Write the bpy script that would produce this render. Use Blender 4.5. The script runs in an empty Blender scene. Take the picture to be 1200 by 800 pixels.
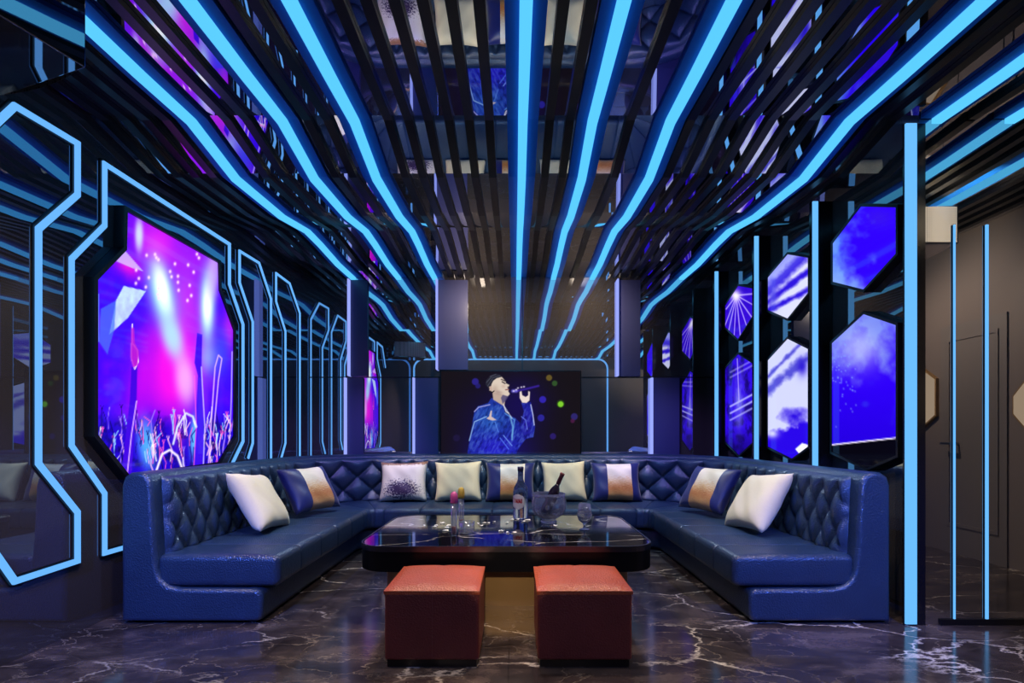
import bpy, bmesh, math, random
import numpy as np
from mathutils import Vector, Matrix
random.seed(7)
rng = np.random.default_rng(7)
PI = math.pi
scene = bpy.context.scene
COL = scene.collection
CAM_H = 1.1
F = 600.0; VX = 603.0; VY = 508.0            # focal length and vanishing point of the 1200x800 frame

# ------------------------------------------------------------------ colours and nodes
def s2l(c):
    c = np.asarray(c, dtype=float) / 255.0
    return np.where(c <= 0.04045, c / 12.92, ((c + 0.055) / 1.055) ** 2.4)
def rgb(*c):
    l = s2l(c); return (float(l[0]), float(l[1]), float(l[2]), 1.0)

class NT:
    def __init__(self, name):
        self.m = bpy.data.materials.new(name); self.m.use_nodes = True
        self.t = self.m.node_tree; self.t.nodes.clear()
        self.out = self.t.nodes.new('ShaderNodeOutputMaterial')
    def n(self, typ, **kw):
        nd = self.t.nodes.new('ShaderNode' + typ)
        ins = kw.pop('ins', {})
        for k, v in kw.items(): setattr(nd, k, v)
        for k, v in ins.items():
            if isinstance(v, bpy.types.NodeSocket): self.t.links.new(v, nd.inputs[k])
            else: nd.inputs[k].default_value = v
        return nd
    def l(self, a, b): self.t.links.new(a, b)
    def math(self, op, a, b=0.0, clamp=False):
        nd = self.n('Math', operation=op, use_clamp=clamp, ins={0: a, 1: b}); return nd.outputs[0]
    def mixc(self, f, a, b):
        nd = self.n('Mix', data_type='RGBA', ins={0: f, 6: a, 7: b}); return nd.outputs[2]
    def ramp(self, f, stops):
        nd = self.n('ValToRGB', ins={0: f}); el = nd.color_ramp.elements
        while len(el) < len(stops): el.new(0.5)
        for e, (p, c) in zip(el, stops): e.position = p; e.color = c
        return nd.outputs[0]
    def coord(self, which='Object'): return self.n('TexCoord').outputs[which]
    def surf(self, s): self.l(s, self.out.inputs[0]); return self.m

def principled(name, col, rough=0.5, metal=0.0, bump=None, spec=0.5, coat=0.0, **ins):
    t = NT(name)
    p = t.n('BsdfPrincipled', ins={'Base Color': col, 'Roughness': rough, 'Metallic': metal, 'Specular IOR Level': spec, 'Coat Weight': coat})
    for k, v in ins.items(): p.inputs[k.replace('_', ' ')].default_value = v
    if bump:
        sc, st = bump
        no = t.n('TexNoise', ins={'Vector': t.coord(), 'Scale': sc, 'Detail': 4.0})
        b = t.n('Bump', ins={'Height': no.outputs[0], 'Strength': st, 'Distance': 0.004})
        t.l(b.outputs[0], p.inputs['Normal'])
    return t.surf(p.outputs[0])

def emission(name, col, s):
    t = NT(name)
    return t.surf(t.n('Emission', ins={'Color': col, 'Strength': s}).outputs[0])

def mirror(name, gcol, dcol, fac, rough=0.03, noise=0.0):
    """dark tinted mirror glass: a glossy coat over a dull dark ground"""
    t = NT(name)
    d = t.n('BsdfDiffuse', ins={'Color': dcol})
    g = t.n('BsdfGlossy', ins={'Color': gcol, 'Roughness': rough})
    f = t.n('Fresnel', ins={'IOR': 1.5})
    fac_s = t.math('ADD', t.math('MULTIPLY', f.outputs[0], 0.6), fac, clamp=True)
    m = t.n('MixShader', ins={0: fac_s, 1: d.outputs[0], 2: g.outputs[0]})
    return t.surf(m.outputs[0])

M = {}
M['led'] = emission('cyan_light', rgb(88, 196, 250), 1.15)
M['led_wall'] = emission('blue_wall_light', rgb(104, 178, 255), 1.1)
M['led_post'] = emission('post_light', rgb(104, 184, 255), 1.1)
M['led_white'] = emission('pale_violet_light', rgb(150, 164, 250), 1.1)
M['board'] = principled('strip_board', rgb(30, 120, 220), 0.6, spec=0.2)
M['slat'] = principled('black_slat', rgb(11, 11, 15), 0.3, spec=0.35)
M['ceil'] = mirror('smoked_ceiling_mirror', (0.72, 0.74, 0.82, 1), (0.004, 0.004, 0.006, 1), 0.8, 0.0)
M['wall_l'] = mirror('dark_gloss_wall', (0.46, 0.60, 0.86, 1), (0.085, 0.072, 0.076, 1), 0.32, 0.0)
M['wall_r'] = mirror('dark_gloss_panel', (0.6, 0.62, 0.66, 1), (0.08, 0.068, 0.062, 1), 0.36, 0.0)
M['wall_b'] = mirror('smoked_back_mirror', (0.88, 0.9, 0.96, 1), (0.14, 0.122, 0.112, 1), 0.70, 0.0)
M['wall_e'] = mirror('entry_mirror', (0.74, 0.74, 0.76, 1), (0.026, 0.024, 0.026, 1), 0.75, 0.0)
M['plain'] = principled('taupe_wall', rgb(128, 116, 112), 0.6)
M['black'] = principled('black_frame', rgb(12, 12, 15), 0.3)
M['fin'] = principled('black_gloss_fin', rgb(14, 15, 22), 0.18)
M['bronze'] = principled('brushed_bronze', rgb(176, 140, 96), 0.45, .55)
M['steel'] = principled('brushed_steel', rgb(170, 172, 180), 0.3, 1.0)
M['column'] = principled('dusk_blue_panel', rgb(70, 72, 112), 0.3)
M['speaker'] = mirror('speaker_gloss', (0.7, 0.72, 0.8, 1), (0.015, 0.015, 0.02, 1), 0.45, 0.03)
M['lamp'] = emission('warm_lamp', rgb(205, 180, 150), 0.8)
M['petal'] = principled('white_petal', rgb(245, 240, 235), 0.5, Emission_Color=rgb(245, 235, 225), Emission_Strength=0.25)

def leather(name, col, rough, scale=260.0, strength=0.5, spec=0.5):
    t = NT(name)
    v = t.n('TexVoronoi', feature='F1', ins={'Vector': t.coord(), 'Scale': scale})
    no = t.n('TexNoise', ins={'Vector': t.coord(), 'Scale': 7.0, 'Detail': 5.0})
    c = t.mixc(no.outputs[0], tuple(x * 0.75 for x in col[:3]) + (1,), tuple(min(1, x * 1.25) for x in col[:3]) + (1,))
    b = t.n('Bump', ins={'Height': v.outputs[0], 'Strength': strength, 'Distance': 0.003})
    b2 = t.n('Bump', ins={'Height': no.outputs[0], 'Strength': 0.25, 'Distance': 0.01, 'Normal': b.outputs[0]})
    p = t.n('BsdfPrincipled', ins={'Base Color': c, 'Roughness': rough, 'Specular IOR Level': spec, 'Normal': b2.outputs[0]})
    return t.surf(p.outputs[0])
M['sofa'] = leather('navy_leather', rgb(34, 54, 78), 0.32, 120, 0.8, 0.8)
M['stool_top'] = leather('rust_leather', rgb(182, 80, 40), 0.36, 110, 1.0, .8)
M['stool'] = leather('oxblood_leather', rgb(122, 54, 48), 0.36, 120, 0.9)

def marble_floor():
    t = NT('dark_marble_floor')
    co = t.coord('Object')
    mp = t.n('Mapping', ins={'Vector': co, 'Rotation': (0, 0, 0.55), 'Scale': (0.75, 1.5, 1)})
    w = t.n('TexNoise', ins={'Vector': mp.outputs[0], 'Scale': 1.6, 'Detail': 7.0, 'Roughness': 0.62})
    wv = t.n('VectorMath', operation='SCALE', ins={0: w.outputs[1], 'Scale': 0.62})
    ad = t.n('VectorMath', operation='ADD', ins={0: mp.outputs[0], 1: wv.outputs[0]})
    def veins(scale, width, mscale, lo, hi):
        v = t.n('TexVoronoi', feature='DISTANCE_TO_EDGE', ins={'Vector': ad.outputs[0], 'Scale': scale})
        a = t.n('MapRange', ins={0: v.outputs[0], 1: 0.0, 2: width, 3: 1.0, 4: 0.0})
        m = t.n('TexNoise', ins={'Vector': co, 'Scale': mscale, 'Detail': 3.0})
        mm = t.n('MapRange', ins={0: m.outputs[0], 1: lo, 2: hi, 3: 0.0, 4: 1.0})
        return t.math('MULTIPLY', a.outputs[0], mm.outputs[0], True)
    v1 = veins(1.5, 0.016, 1.6, 0.44, 0.6)
    v2 = veins(4.2, 0.02, 2.7, 0.40, 0.62)
    cl = t.n('TexNoise', ins={'Vector': ad.outputs[0], 'Scale': 3.2, 'Detail': 8.0, 'Roughness': 0.7})
    base = t.ramp(cl.outputs[0], [(0.3, rgb(26, 23, 25)), (0.5, rgb(62, 54, 54)), (0.72, rgb(112, 98, 92))])
    c = t.mixc(t.math('MULTIPLY', v2, 0.45), base, rgb(190, 172, 150))
    c = t.mixc(v1, c, rgb(235, 222, 205))
    # tile joints
    sx = t.n('SeparateXYZ', ins={0: co})
    def joint(s, off):
        fr = t.math('FRACT', t.math('DIVIDE', t.math('ADD', s, off), 1.2))
        return t.math('LESS_THAN', fr, 0.003)
    j = t.math('MAXIMUM', joint(sx.outputs[0], 12.03), joint(sx.outputs[1], 12.0))
    c = t.mixc(t.math('MULTIPLY', j, 0.75), c, rgb(12, 11, 12))
    p = t.n('BsdfPrincipled', ins={'Base Color': c, 'Roughness': 0.13, 'Specular IOR Level': 0.7})
    return t.surf(p.outputs[0])
M['floor'] = marble_floor()

def marble_table():
    t = NT('black_marble_top')
    co = t.coord('Object')
    mp = t.n('Mapping', ins={'Vector': co, 'Rotation': (0, 0, -0.35), 'Scale': (0.7, 2.6, 1)})
    w = t.n('TexNoise', ins={'Vector': mp.outputs[0], 'Scale': 1.3, 'Detail': 5.0})
    wv = t.n('VectorMath', operation='SCALE', ins={0: w.outputs[1], 'Scale': 0.5})
    ad = t.n('VectorMath', operation='ADD', ins={0: mp.outputs[0], 1: wv.outputs[0]})
    v = t.n('TexVoronoi', feature='DISTANCE_TO_EDGE', ins={'Vector': ad.outputs[0], 'Scale': 1.5})
    a = t.n('MapRange', ins={0: v.outputs[0], 1: 0.0, 2: 0.016, 3: 1.0, 4: 0.0})
    m = t.n('TexNoise', ins={'Vector': co, 'Scale': 3.0, 'Detail': 2.0})
    mm = t.n('MapRange', ins={0: m.outputs[0], 1: 0.42, 2: 0.58, 3: 0.0, 4: 1.0})
    c = t.mixc(t.math('MULTIPLY', a.outputs[0], mm.outputs[0], True), rgb(9, 9, 12), rgb(235, 230, 222))
    p = t.n('BsdfPrincipled', ins={'Base Color': c, 'Roughness': 0.06, 'Specular IOR Level': 0.6})
    return t.surf(p.outputs[0])
M['table'] = marble_table()

def glass(name, col, rough=0.02):
    t = NT(name)
    p = t.n('BsdfPrincipled', ins={'Base Color': col, 'Roughness': rough, 'Transmission Weight': 1.0, 'IOR': 1.45})
    return t.surf(p.outputs[0])
def thin_glass(name, tint, haze, hcol):
    t = NT(name)
    tr = t.n('BsdfTransparent', ins={'Color': tint}); g = t.n('BsdfGlossy', ins={'Color': (1, 1, 1, 1), 'Roughness': .04}); d = t.n('BsdfDiffuse', ins={'Color': hcol})
    lw = t.n('LayerWeight', ins={'Blend': .35})
    m0 = t.n('MixShader', ins={0: haze, 1: tr.outputs[0], 2: d.outputs[0]})
    m = t.n('MixShader', ins={0: t.math('ADD', t.math('MULTIPLY', lw.outputs[1], .5), .06), 1: m0.outputs[0], 2: g.outputs[0]})
    return t.surf(m.outputs[0])
M['glass'] = thin_glass('clear_glass', (.90, .92, .98, 1), .09, (.75, .78, .95, 1))
M['dark_glass'] = glass('dark_bottle_glass', rgb(70, 40, 60), 0.05)
def lead_glass(name, col, haze, hcol):
    t = NT(name)
    p = t.n('BsdfPrincipled', ins={'Base Color': col, 'Roughness': .02, 'Transmission Weight': 1.0, 'IOR': 1.42})
    d = t.n('BsdfTranslucent', ins={'Color': hcol}); d2 = t.n('BsdfDiffuse', ins={'Color': hcol})
    a_ = t.n('AddShader', ins={0: d.outputs[0], 1: d2.outputs[0]})
    m = t.n('MixShader', ins={0: haze, 1: p.outputs[0], 2: a_.outputs[0]})
    return t.surf(m.outputs[0])
M['bucket'] = lead_glass('faceted_crystal', (.90, .92, 1, 1), .10, (.55, .58, .9, 1))
M['liquid'] = lead_glass('pale_blue_bottle_glass', rgb(200, 212, 245), .06, (.4, .5, .9, 1))

def vcol(name, strength):
    t = NT(name)
    a = t.n('VertexColor', layer_name='Col')
    e = t.n('Emission', ins={'Color': a.outputs[0], 'Strength': strength})
    g = t.n('BsdfGlossy', ins={'Color': (1, 1, 1, 1), 'Roughness': 0.05})
    m = t.n('MixShader', ins={0: 0.03, 1: e.outputs[0], 2: g.outputs[0]})
    return t.surf(m.outputs[0])
M['screen'] = vcol('concert_picture', 1.25)
M['hex'] = vcol('stage_light_picture', 1.15)
M['tv'] = vcol('singer_picture', 1.0)

def fabric(name, kind):
    t = NT(name)
    uv = t.n('UVMap', uv_map='UVMap').outputs[0]
    s = t.n('SeparateXYZ', ins={0: uv}); u, v = s.outputs[0], s.outputs[1]
    mp = t.n('Mapping', ins={'Vector': uv, 'Scale': (4, 60, 1)})
    stre = t.n('TexNoise', ins={'Vector': mp.outputs[0], 'Scale': 3.0, 'Detail': 5.0, 'Roughness': 0.7})
    fine = t.n('TexNoise', ins={'Vector': uv, 'Scale': 160.0, 'Detail': 3.0})
    rough = 0.75
    if kind == 'cream':
        c = t.mixc(stre.outputs[0], rgb(214, 196, 154), rgb(238, 224, 184))
        if True:
            f = t.math('MULTIPLY', t.math('GREATER_THAN', stre.outputs[0], 0.62), 0.35)
            c = t.mixc(f, c, rgb(150, 128, 96))
    elif kind == 'band':
        g = t.math('ADD', t.math('SUBTRACT', 0.62, v), t.math('MULTIPLY', t.math('SUBTRACT', stre.outputs[0], 0.5), 1.0))
        gold = t.ramp(g, [(0.0, rgb(236, 222, 196)), (0.16, rgb(222, 176, 116)), (0.3, rgb(176, 96, 34)), (0.5, rgb(206, 150, 84))])
        inb = t.math('MULTIPLY', t.math('GREATER_THAN', u, 0.30), t.math('LESS_THAN', u, 0.80))
        c = t.mixc(inb, rgb(14, 26, 92), gold)
        rough = 0.45
    else:
        big = t.n('TexNoise', ins={'Vector': uv, 'Scale': 26.0, 'Detail': 6.0, 'Roughness': 0.75})
        du = t.math('MULTIPLY', t.math('SUBTRACT', u, 0.5), 2.0); dv = t.math('MULTIPLY', t.math('SUBTRACT', v, 0.26), 3.2)
        r = t.math('SQRT', t.math('ADD', t.math('MULTIPLY', du, du), t.math('MULTIPLY', dv, dv)))
        f = t.math('SUBTRACT', t.math('ADD', t.math('MULTIPLY', t.math('SUBTRACT', big.outputs[0], 0.5), 3.4), 0.75), r)
        top = t.math('GREATER_THAN', t.math('ADD', v, t.math('MULTIPLY', big.outputs[0], 0.35)), 1.08)
        c = t.mixc(stre.outputs[0], rgb(216, 200, 168), rgb(236, 226, 204))
        c = t.mixc(top, c, rgb(140, 96, 60))
        c = t.mixc(t.math('GREATER_THAN', f, 0.12), c, rgb(52, 28, 66))
        rough = 0.5
    b = t.n('Bump', ins={'Height': fine.outputs[0], 'Strength': 0.3, 'Distance': 0.002})
    p = t.n('BsdfPrincipled', ins={'Base Color': c, 'Roughness': rough, 'Sheen Weight': 0.2, 'Normal': b.outputs[0]})
    return t.surf(p.outputs[0])
M['cream'] = fabric('cream_linen', 'cream'); M['band'] = fabric('navy_satin_gold_band', 'band'); M['sequin'] = fabric('sequin_fabric', 'seq')

def grille_mat():
    t = NT('perforated_grille')
    v = t.n('TexVoronoi', feature='F1', ins={'Vector': t.coord(), 'Scale': 60.0, 'Randomness': 0.0})
    c = t.mixc(t.math('LESS_THAN', v.outputs[0], 0.3), rgb(190, 182, 172), rgb(40, 38, 38))
    return t.surf(t.n('BsdfPrincipled', ins={'Base Color': c, 'Roughness': 0.5}).outputs[0])
M['grille'] = grille_mat()

# ------------------------------------------------------------------ object helpers
def tag(o, label, cat=None, group=None, kind=None):
    if label: o['label'] = label
    if cat: o['category'] = cat
    if group: o['group'] = group
    if kind or cat: o['kind'] = kind or 'thing'
    return o
def thing(name, label, cat, loc=(0, 0, 0), group=None):
    o = bpy.data.objects.new(name, None); o.empty_display_size = 0.1
    COL.objects.link(o); o.location = loc
    return tag(o, label, cat, group)
def wloc(o):
    v = Vector((0, 0, 0))
    while o: v += o.location; o = o.parent
    return v
def obj(name, verts, faces, mat, parent=None, smooth=False, origin=None):
    """one mesh object; verts are world positions"""
    off = wloc(parent) if parent else Vector((0, 0, 0))
    loc = Vector((0, 0, 0))
    if origin is not None: loc = Vector(origin) - off
    me = bpy.data.meshes.new(name)
    sub = off + loc
    me.from_pydata([(v[0] - sub[0], v[1] - sub[1], v[2] - sub[2]) for v in verts], [], faces)
    bm = bmesh.new(); bm.from_mesh(me)
    bmesh.ops.recalc_face_normals(bm, faces=bm.faces); bm.to_mesh(me); bm.free()
    if smooth: me.polygons.foreach_set('use_smooth', [True] * len(me.polygons))
    me.materials.append(mat)
    o = bpy.data.objects.new(name, me); COL.objects.link(o)
    o.location = loc
    if parent: o.parent = parent
    return o
def sharp(o, deg=35):
    try: o.data.set_sharp_from_angle(angle=math.radians(deg))
    except Exception: pass
    return o
def bevel(o, w, seg=2, ang=40):
    md = o.modifiers.new('bevel', 'BEVEL'); md.width = w; md.segments = seg; md.limit_method = 'ANGLE'; md.angle_limit = math.radians(ang)
    return o
class MB:
    def __init__(s): s.v = []; s.f = []
    def add(s, v, f):
        n = len(s.v); s.v += [tuple(p) for p in v]; s.f += [tuple(i + n for i in q) for q in f]; return s
    def box(s, x0, x1, y0, y1, z0, z1):
        v = [(x, y, z) for x in (x0, x1) for y in (y0, y1) for z in (z0, z1)]
        return s.add(v, [(0, 1, 3, 2), (4, 6, 7, 5), (0, 4, 5, 1), (2, 3, 7, 6), (0, 2, 6, 4), (1, 5, 7, 3)])
    def lathe(s, prof, c=(0, 0, 0), n=32, mat=None, lobes=None):
        v = []; f = []
        for r, z in prof:
            for k in range(n):
                a = 2 * PI * k / n; rr = r * (1 + (lobes[1] * math.cos(lobes[0] * a) if lobes else 0))
                p = Vector((rr * math.cos(a), rr * math.sin(a), z))
                if mat is not None: p = mat @ p
                v.append(p + Vector(c))
        m = len(prof)
        for i in range(m - 1):
            for k in range(n):
                f.append((i * n + k, i * n + (k + 1) % n, (i + 1) * n + (k + 1) % n, (i + 1) * n + k))
        if prof[0][0] > 1e-6: f.append(tuple(range(n - 1, -1, -1)))
        if prof[-1][0] > 1e-6: f.append(tuple((m - 1) * n + k for k in range(n)))
        return s.add(v, f)
    def prism(s, poly, axis, a, b):
        """poly of 2-tuples, extruded along axis from a to b"""
        def P(p, t): return {'x': (t, p[0], p[1]), 'y': (p[0], t, p[1]), 'z': (p[0], p[1], t)}[axis]
        n = len(poly); v = [P(p, a) for p in poly] + [P(p, b) for p in poly]
        f = [tuple(range(n)), tuple(range(2 * n - 1, n - 1, -1))] + [(i, (i + 1) % n, n + (i + 1) % n, n + i) for i in range(n)]
        return s.add(v, f)
    def ring(s, outer, inner, axis, a, b):
        def P(p, t): return {'x': (t, p[0], p[1]), 'y': (p[0], t, p[1]), 'z': (p[0], p[1], t)}[axis]
        n = len(outer); v = [P(p, t) for t in (a, b) for q in (outer, inner) for p in q]
        f = []
        for i in range(n):
            j = (i + 1) % n
            f += [(i, j, n + j, n + i), (2 * n + i, 3 * n + i, 3 * n + j, 2 * n + j), (i, 2 * n + i, 2 * n + j, j), (n + i, n + j, 3 * n + j, 3 * n + i)]
        return s.add(v, f)
    def build(s, name, mat, parent=None, smooth=False, origin=None): return obj(name, s.v, s.f, mat, parent, smooth, origin)

def struct(name, mb, mat):
    o = mb.build(name, mat); o['kind'] = 'structure'; return o
def offset_poly(poly, d):
    """grow (d>0) a polygon given in either winding order"""
    n = len(poly)
    area = sum(poly[i][0] * poly[(i + 1) % n][1] - poly[(i + 1) % n][0] * poly[i][1] for i in range(n))
    sg = 1 if area > 0 else -1
    out = []
    for i in range(n):
        p0, p1, p2 = Vector(poly[i - 1]), Vector(poly[i]), Vector(poly[(i + 1) % n])
        e1 = (p1 - p0).normalized(); e2 = (p2 - p1).normalized()
        n1 = Vector((e1.y, -e1.x)) * sg; n2 = Vector((e2.y, -e2.x)) * sg
        b = (n1 + n2); b = b / max(0.35, b.dot(n1)) if b.length > 1e-6 else n1
        out.append(tuple(p1 + b * d))
    return out

# photo pixel -> point on a wall plane X = const (y, height), or on Y = const (x, height)
def onx(px, py, X):
    y = F * X / (px - VX); return (y, CAM_H + (VY - py) * y / F)
def ony(px, py, Y): return ((px - VX) * Y / F, CAM_H + (VY - py) * Y / F)
def pix(x, y, z): return (VX + F * x / y, VY - F * (z - CAM_H) / y)

# ------------------------------------------------------------------ camera
cd = bpy.data.cameras.new('camera'); cam = bpy.data.objects.new('camera', cd); COL.objects.link(cam)
cam.location = (0, 0, CAM_H); cam.rotation_euler = (PI / 2, 0, 0)
cd.sensor_width = 36; cd.lens = 18.0; cd.shift_x = -3 / 1200; cd.shift_y = 108 / 1200
cd.clip_start = 0.02
scene.camera = cam
scene.view_settings.view_transform = 'Standard'
scene.view_settings.look = 'None'
scene.view_settings.exposure = 0.0

# ------------------------------------------------------------------ room shell
XL, XR, YB, YR, XE, YE = -2.43, 2.33, 5.92, -0.3, 4.05, 2.95
ZC = 3.10
struct('floor', MB().prism([(XL - .1, YR - .1), (XE + .1, YR - .1), (XE + .1, YE + .1), (XR + .1, YE + .1), (XR + .1, YB + .1), (XL - .1, YB + .1)], 'z', -0.1, 0), M['floor'])
struct('wall_left', MB().box(XL - .1, XL, YR, YB, 0, ZC), M['wall_l'])
struct('wall_right', MB().box(XR, XR + .1, YE + .1, YB, 0, ZC), M['wall_r'])
struct('wall_back', MB().box(XL, XR, YB, YB + .1, 0, ZC), M['wall_b'])
struct('wall_entry_mirror', MB().box(XR, XE, YE, YE + .1, 0, ZC), M['wall_e'])
struct('wall_entry_side', MB().box(XE, XE + .1, YR, YE, 0, ZC), M['plain'])
struct('wall_rear', MB().box(XL - .1, XE + .1, YR - .1, YR, 0, ZC), M['plain'])
b = MB(); HS = ony(600, 442, YB)[1]
b.box(XL + .05, XR, YB - .006, YB, HS - .006, HS + .006); XS = ony(612, 442, YB)[0]; b.box(XS - .004, XS + .004, YB - .006, YB, HS, ZC)
struct('trim_1', b, M['black'])
struct('baseboard_entry', MB().box(XR + .12, XE, YE - .012, YE, 0, 0.035), M['black'])
# panelled door on the side wall of the entry (seen in the entry mirror)
d = MB().box(XE - .012, XE, 1.05, 1.70, 0, 2.1)
d.ring([(1.12, .25), (1.63, .25), (1.63, 1.98), (1.12, 1.98)], [(1.15, .28), (1.60, .28), (1.60, 1.95), (1.15, 1.95)], 'x', XE - .02, XE - .012)
do = struct('door_1', d, principled('grey_door', rgb(124, 116, 114), 0.5))
bh = MB().box(XE - .09, XE - .075, 1.13, 1.25, 1.0, 1.02); bh.box(XE - .08, XE - .012, 1.235, 1.25, 1.0, 1.02)
bh.build('door_handle', M['steel'], do)

# ------------------------------------------------------------------ ceiling: wavy slats and light strips
PROF = [(y, h * .955) for y, h in [(-0.31, 1.83), (0.1, 1.80), (0.6, 1.88), (1.0, 1.86), (1.45, 1.84), (2.0, 1.84), (2.55, 1.85), (2.95, 1.865), (3.42, 1.765), (4.1, 1.80), (4.6, 1.885), (4.9, 1.88), (5.4, 1.85), (5.925, 1.86)]]
def hprof(y):
    ys = [p[0] for p in PROF]; hs = [p[1] for p in PROF]
    return CAM_H + float(np.interp(y, ys, hs))
def wavy(x0, x1, lo, hi, y0, y1):
    """bar that follows the ceiling wave; lo/hi are offsets from the wave"""
    ys = [y0] + [p[0] for p in PROF if y0 < p[0] < y1] + [y1]
    mb = MB(); v = []; f = []
    for y in ys:
        h = hprof(y); v += [(x0, y, h + lo), (x1, y, h + lo), (x1, y, h + hi), (x0, y, h + hi)]
    for i in range(len(ys) - 1):
        a = i * 4
        for k in range(4): f.append((a + k, a + (k + 1) % 4, a + 4 + (k + 1) % 4, a + 4 + k))
    f += [(3, 2, 1, 0), tuple(len(v) - 4 + k for k in range(4))]
    return mb.add(v, f)
CT = .052                        # the mirror sheet follows the same folds, just above the slats
cp = [(y, CAM_H + h + CT) for y, h in PROF]
cp2 = [p for p in cp if p[0] < YE] + [(YE + .0, hprof(YE) + CT)]
cb = MB().prism(cp + [(YB + .005, ZC + .1), (YR - .01, ZC + .1)], 'x', XL - .05, XR)
cb.prism(cp2 + [(YE, ZC + .1), (YR - .01, ZC + .1)], 'x', XR, XE + .05)
struct('ceiling', cb, M['ceil'])
STRIPS = [x * .955 for x in (-1.95, -1.40, -0.965, 0.05, 0.47, 0.94, 2.02)]
ENTRY = [x * .955 for x in (2.54, 2.98, 3.50)]
ORD = ['first', 'second', 'third', 'fourth', 'fifth', 'sixth', 'seventh', 'eighth', 'ninth', 'tenth', 'eleventh', 'twelfth', 'thirteenth', 'fourteenth', 'fifteenth']
def strip(x, y0, y1, label, group):
    t = thing('ceiling_light_strip', label, 'light', (x, (y0 + y1) / 2, hprof((y0 + y1) / 2)), group)
    wavy(x - .09, x + .09, .030, .050, y0, y1).build('housing', M['board'], t)
    wavy(x - .027, x + .027, 0, .0295, y0, y1).build('diffuser', M['led'], t)
for i, x in enumerate(STRIPS):
    strip(x, YR + .03, YB - .005, 'glowing cyan zigzag light strip on the ceiling, %s counted from the concert screen wall' % ORD[i], 'cyan light strips along the ceiling')
for i, x in enumerate(ENTRY):
    strip(x, YR + .03, YE - .005, 'cyan ceiling light strip over the entry, %s counted from the first lit post' % ORD[i], 'cyan light strips over the entry')
def slats(x0, x1, strips, y0, y1, lab):
    t = thing('slatted_screen', lab, 'slatted ceiling', ((x0 + x1) / 2, (y0 + y1) / 2, 2.85))
    x = x0
    while x < x1:
        if min(abs(x - s) for s in strips) > 0.12:
            wavy(x - .025, x + .025, .024, .050, y0, y1).build('slat', M['slat'], t, origin=(x, (y0 + y1) / 2, hprof((y0 + y1) / 2)))
        x += 0.1165
slats(-2.36, XR - .04, STRIPS, YR + .03, YB - .005, 'screen of black zigzag slats hung between the light strips over the sofa')
slats(2.40, XE - .04, ENTRY, YR + .03, YE - .005, 'smaller screen of black zigzag slats over the entry mirror')

# ------------------------------------------------------------------ painted pictures on screens (colour attribute on a fine mesh)
_perm = rng.random((64, 64))
def vnoise(x, y):
    xi = np.floor(x).astype(int); yi = np.floor(y).astype(int); fx = x - xi; fy = y - yi
    fx = fx * fx * (3 - 2 * fx); fy = fy * fy * (3 - 2 * fy)
    g = lambda a, b: _perm[a % 64, b % 64]
    return (g(xi, yi) * (1 - fx) + g(xi + 1, yi) * fx) * (1 - fy) + (g(xi, yi + 1) * (1 - fx) + g(xi + 1, yi + 1) * fx) * fy
def fbm(x, y, o=4):
    r = 0; a = 0.5
    for k in range(o): r = r + a * vnoise(x + 17 * k, y + 5 * k); x = x * 2.03; y = y * 2.03; a *= 0.5
    return r / (1 - 0.5 ** o)
def blend(C, m, c):
    m = np.clip(m, 0, 1)[:, None]; return C * (1 - m) + np.asarray(c, float)[None, :] * m
def blob(x, y, cx, cy, rx, ry, ang=0.0, p=2.0):
    c, s = math.cos(ang), math.sin(ang); dx, dy = x - cx, y - cy
    u = (dx * c + dy * s) / rx; v = (-dx * s + dy * c) / ry
    return np.exp(-(u * u + v * v) ** (p / 2))
def seg(x, y, ax, ay, bx, by):
    dx, dy = bx - ax, by - ay; t = np.clip(((x - ax) * dx + (y - ay) * dy) / (dx * dx + dy * dy + 1e-9), 0, 1)
    return np.hypot(x - ax - t * dx, y - ay - t * dy), t
def poly_d(x, y, pts):
    """soft mask of a polygon (pixels)"""
    ins = np.zeros(len(x), bool); dist = np.full(len(x), 1e9); n = len(pts)
    for i in range(n):
        ax, ay = pts[i]; bx, by = pts[(i + 1) % n]
        c = ((ay > y) != (by > y)) & (x < (bx - ax) * (y - ay) / (by - ay + 1e-12) + ax); ins ^= c
        dist = np.minimum(dist, seg(x, y, ax, ay, bx, by)[0])
    return np.clip(0.5 + np.where(ins, dist, -dist) / 0.9, 0, 1)
def line(C, x, y, pts, w, c, a=1.0):
    d = np.full(len(x), 1e9)
    for p, q in zip(pts[:-1], pts[1:]): d = np.minimum(d, seg(x, y, *p, *q)[0])
    return blend(C, np.clip(1.2 - d / w, 0, 1) * a, c)

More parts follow.
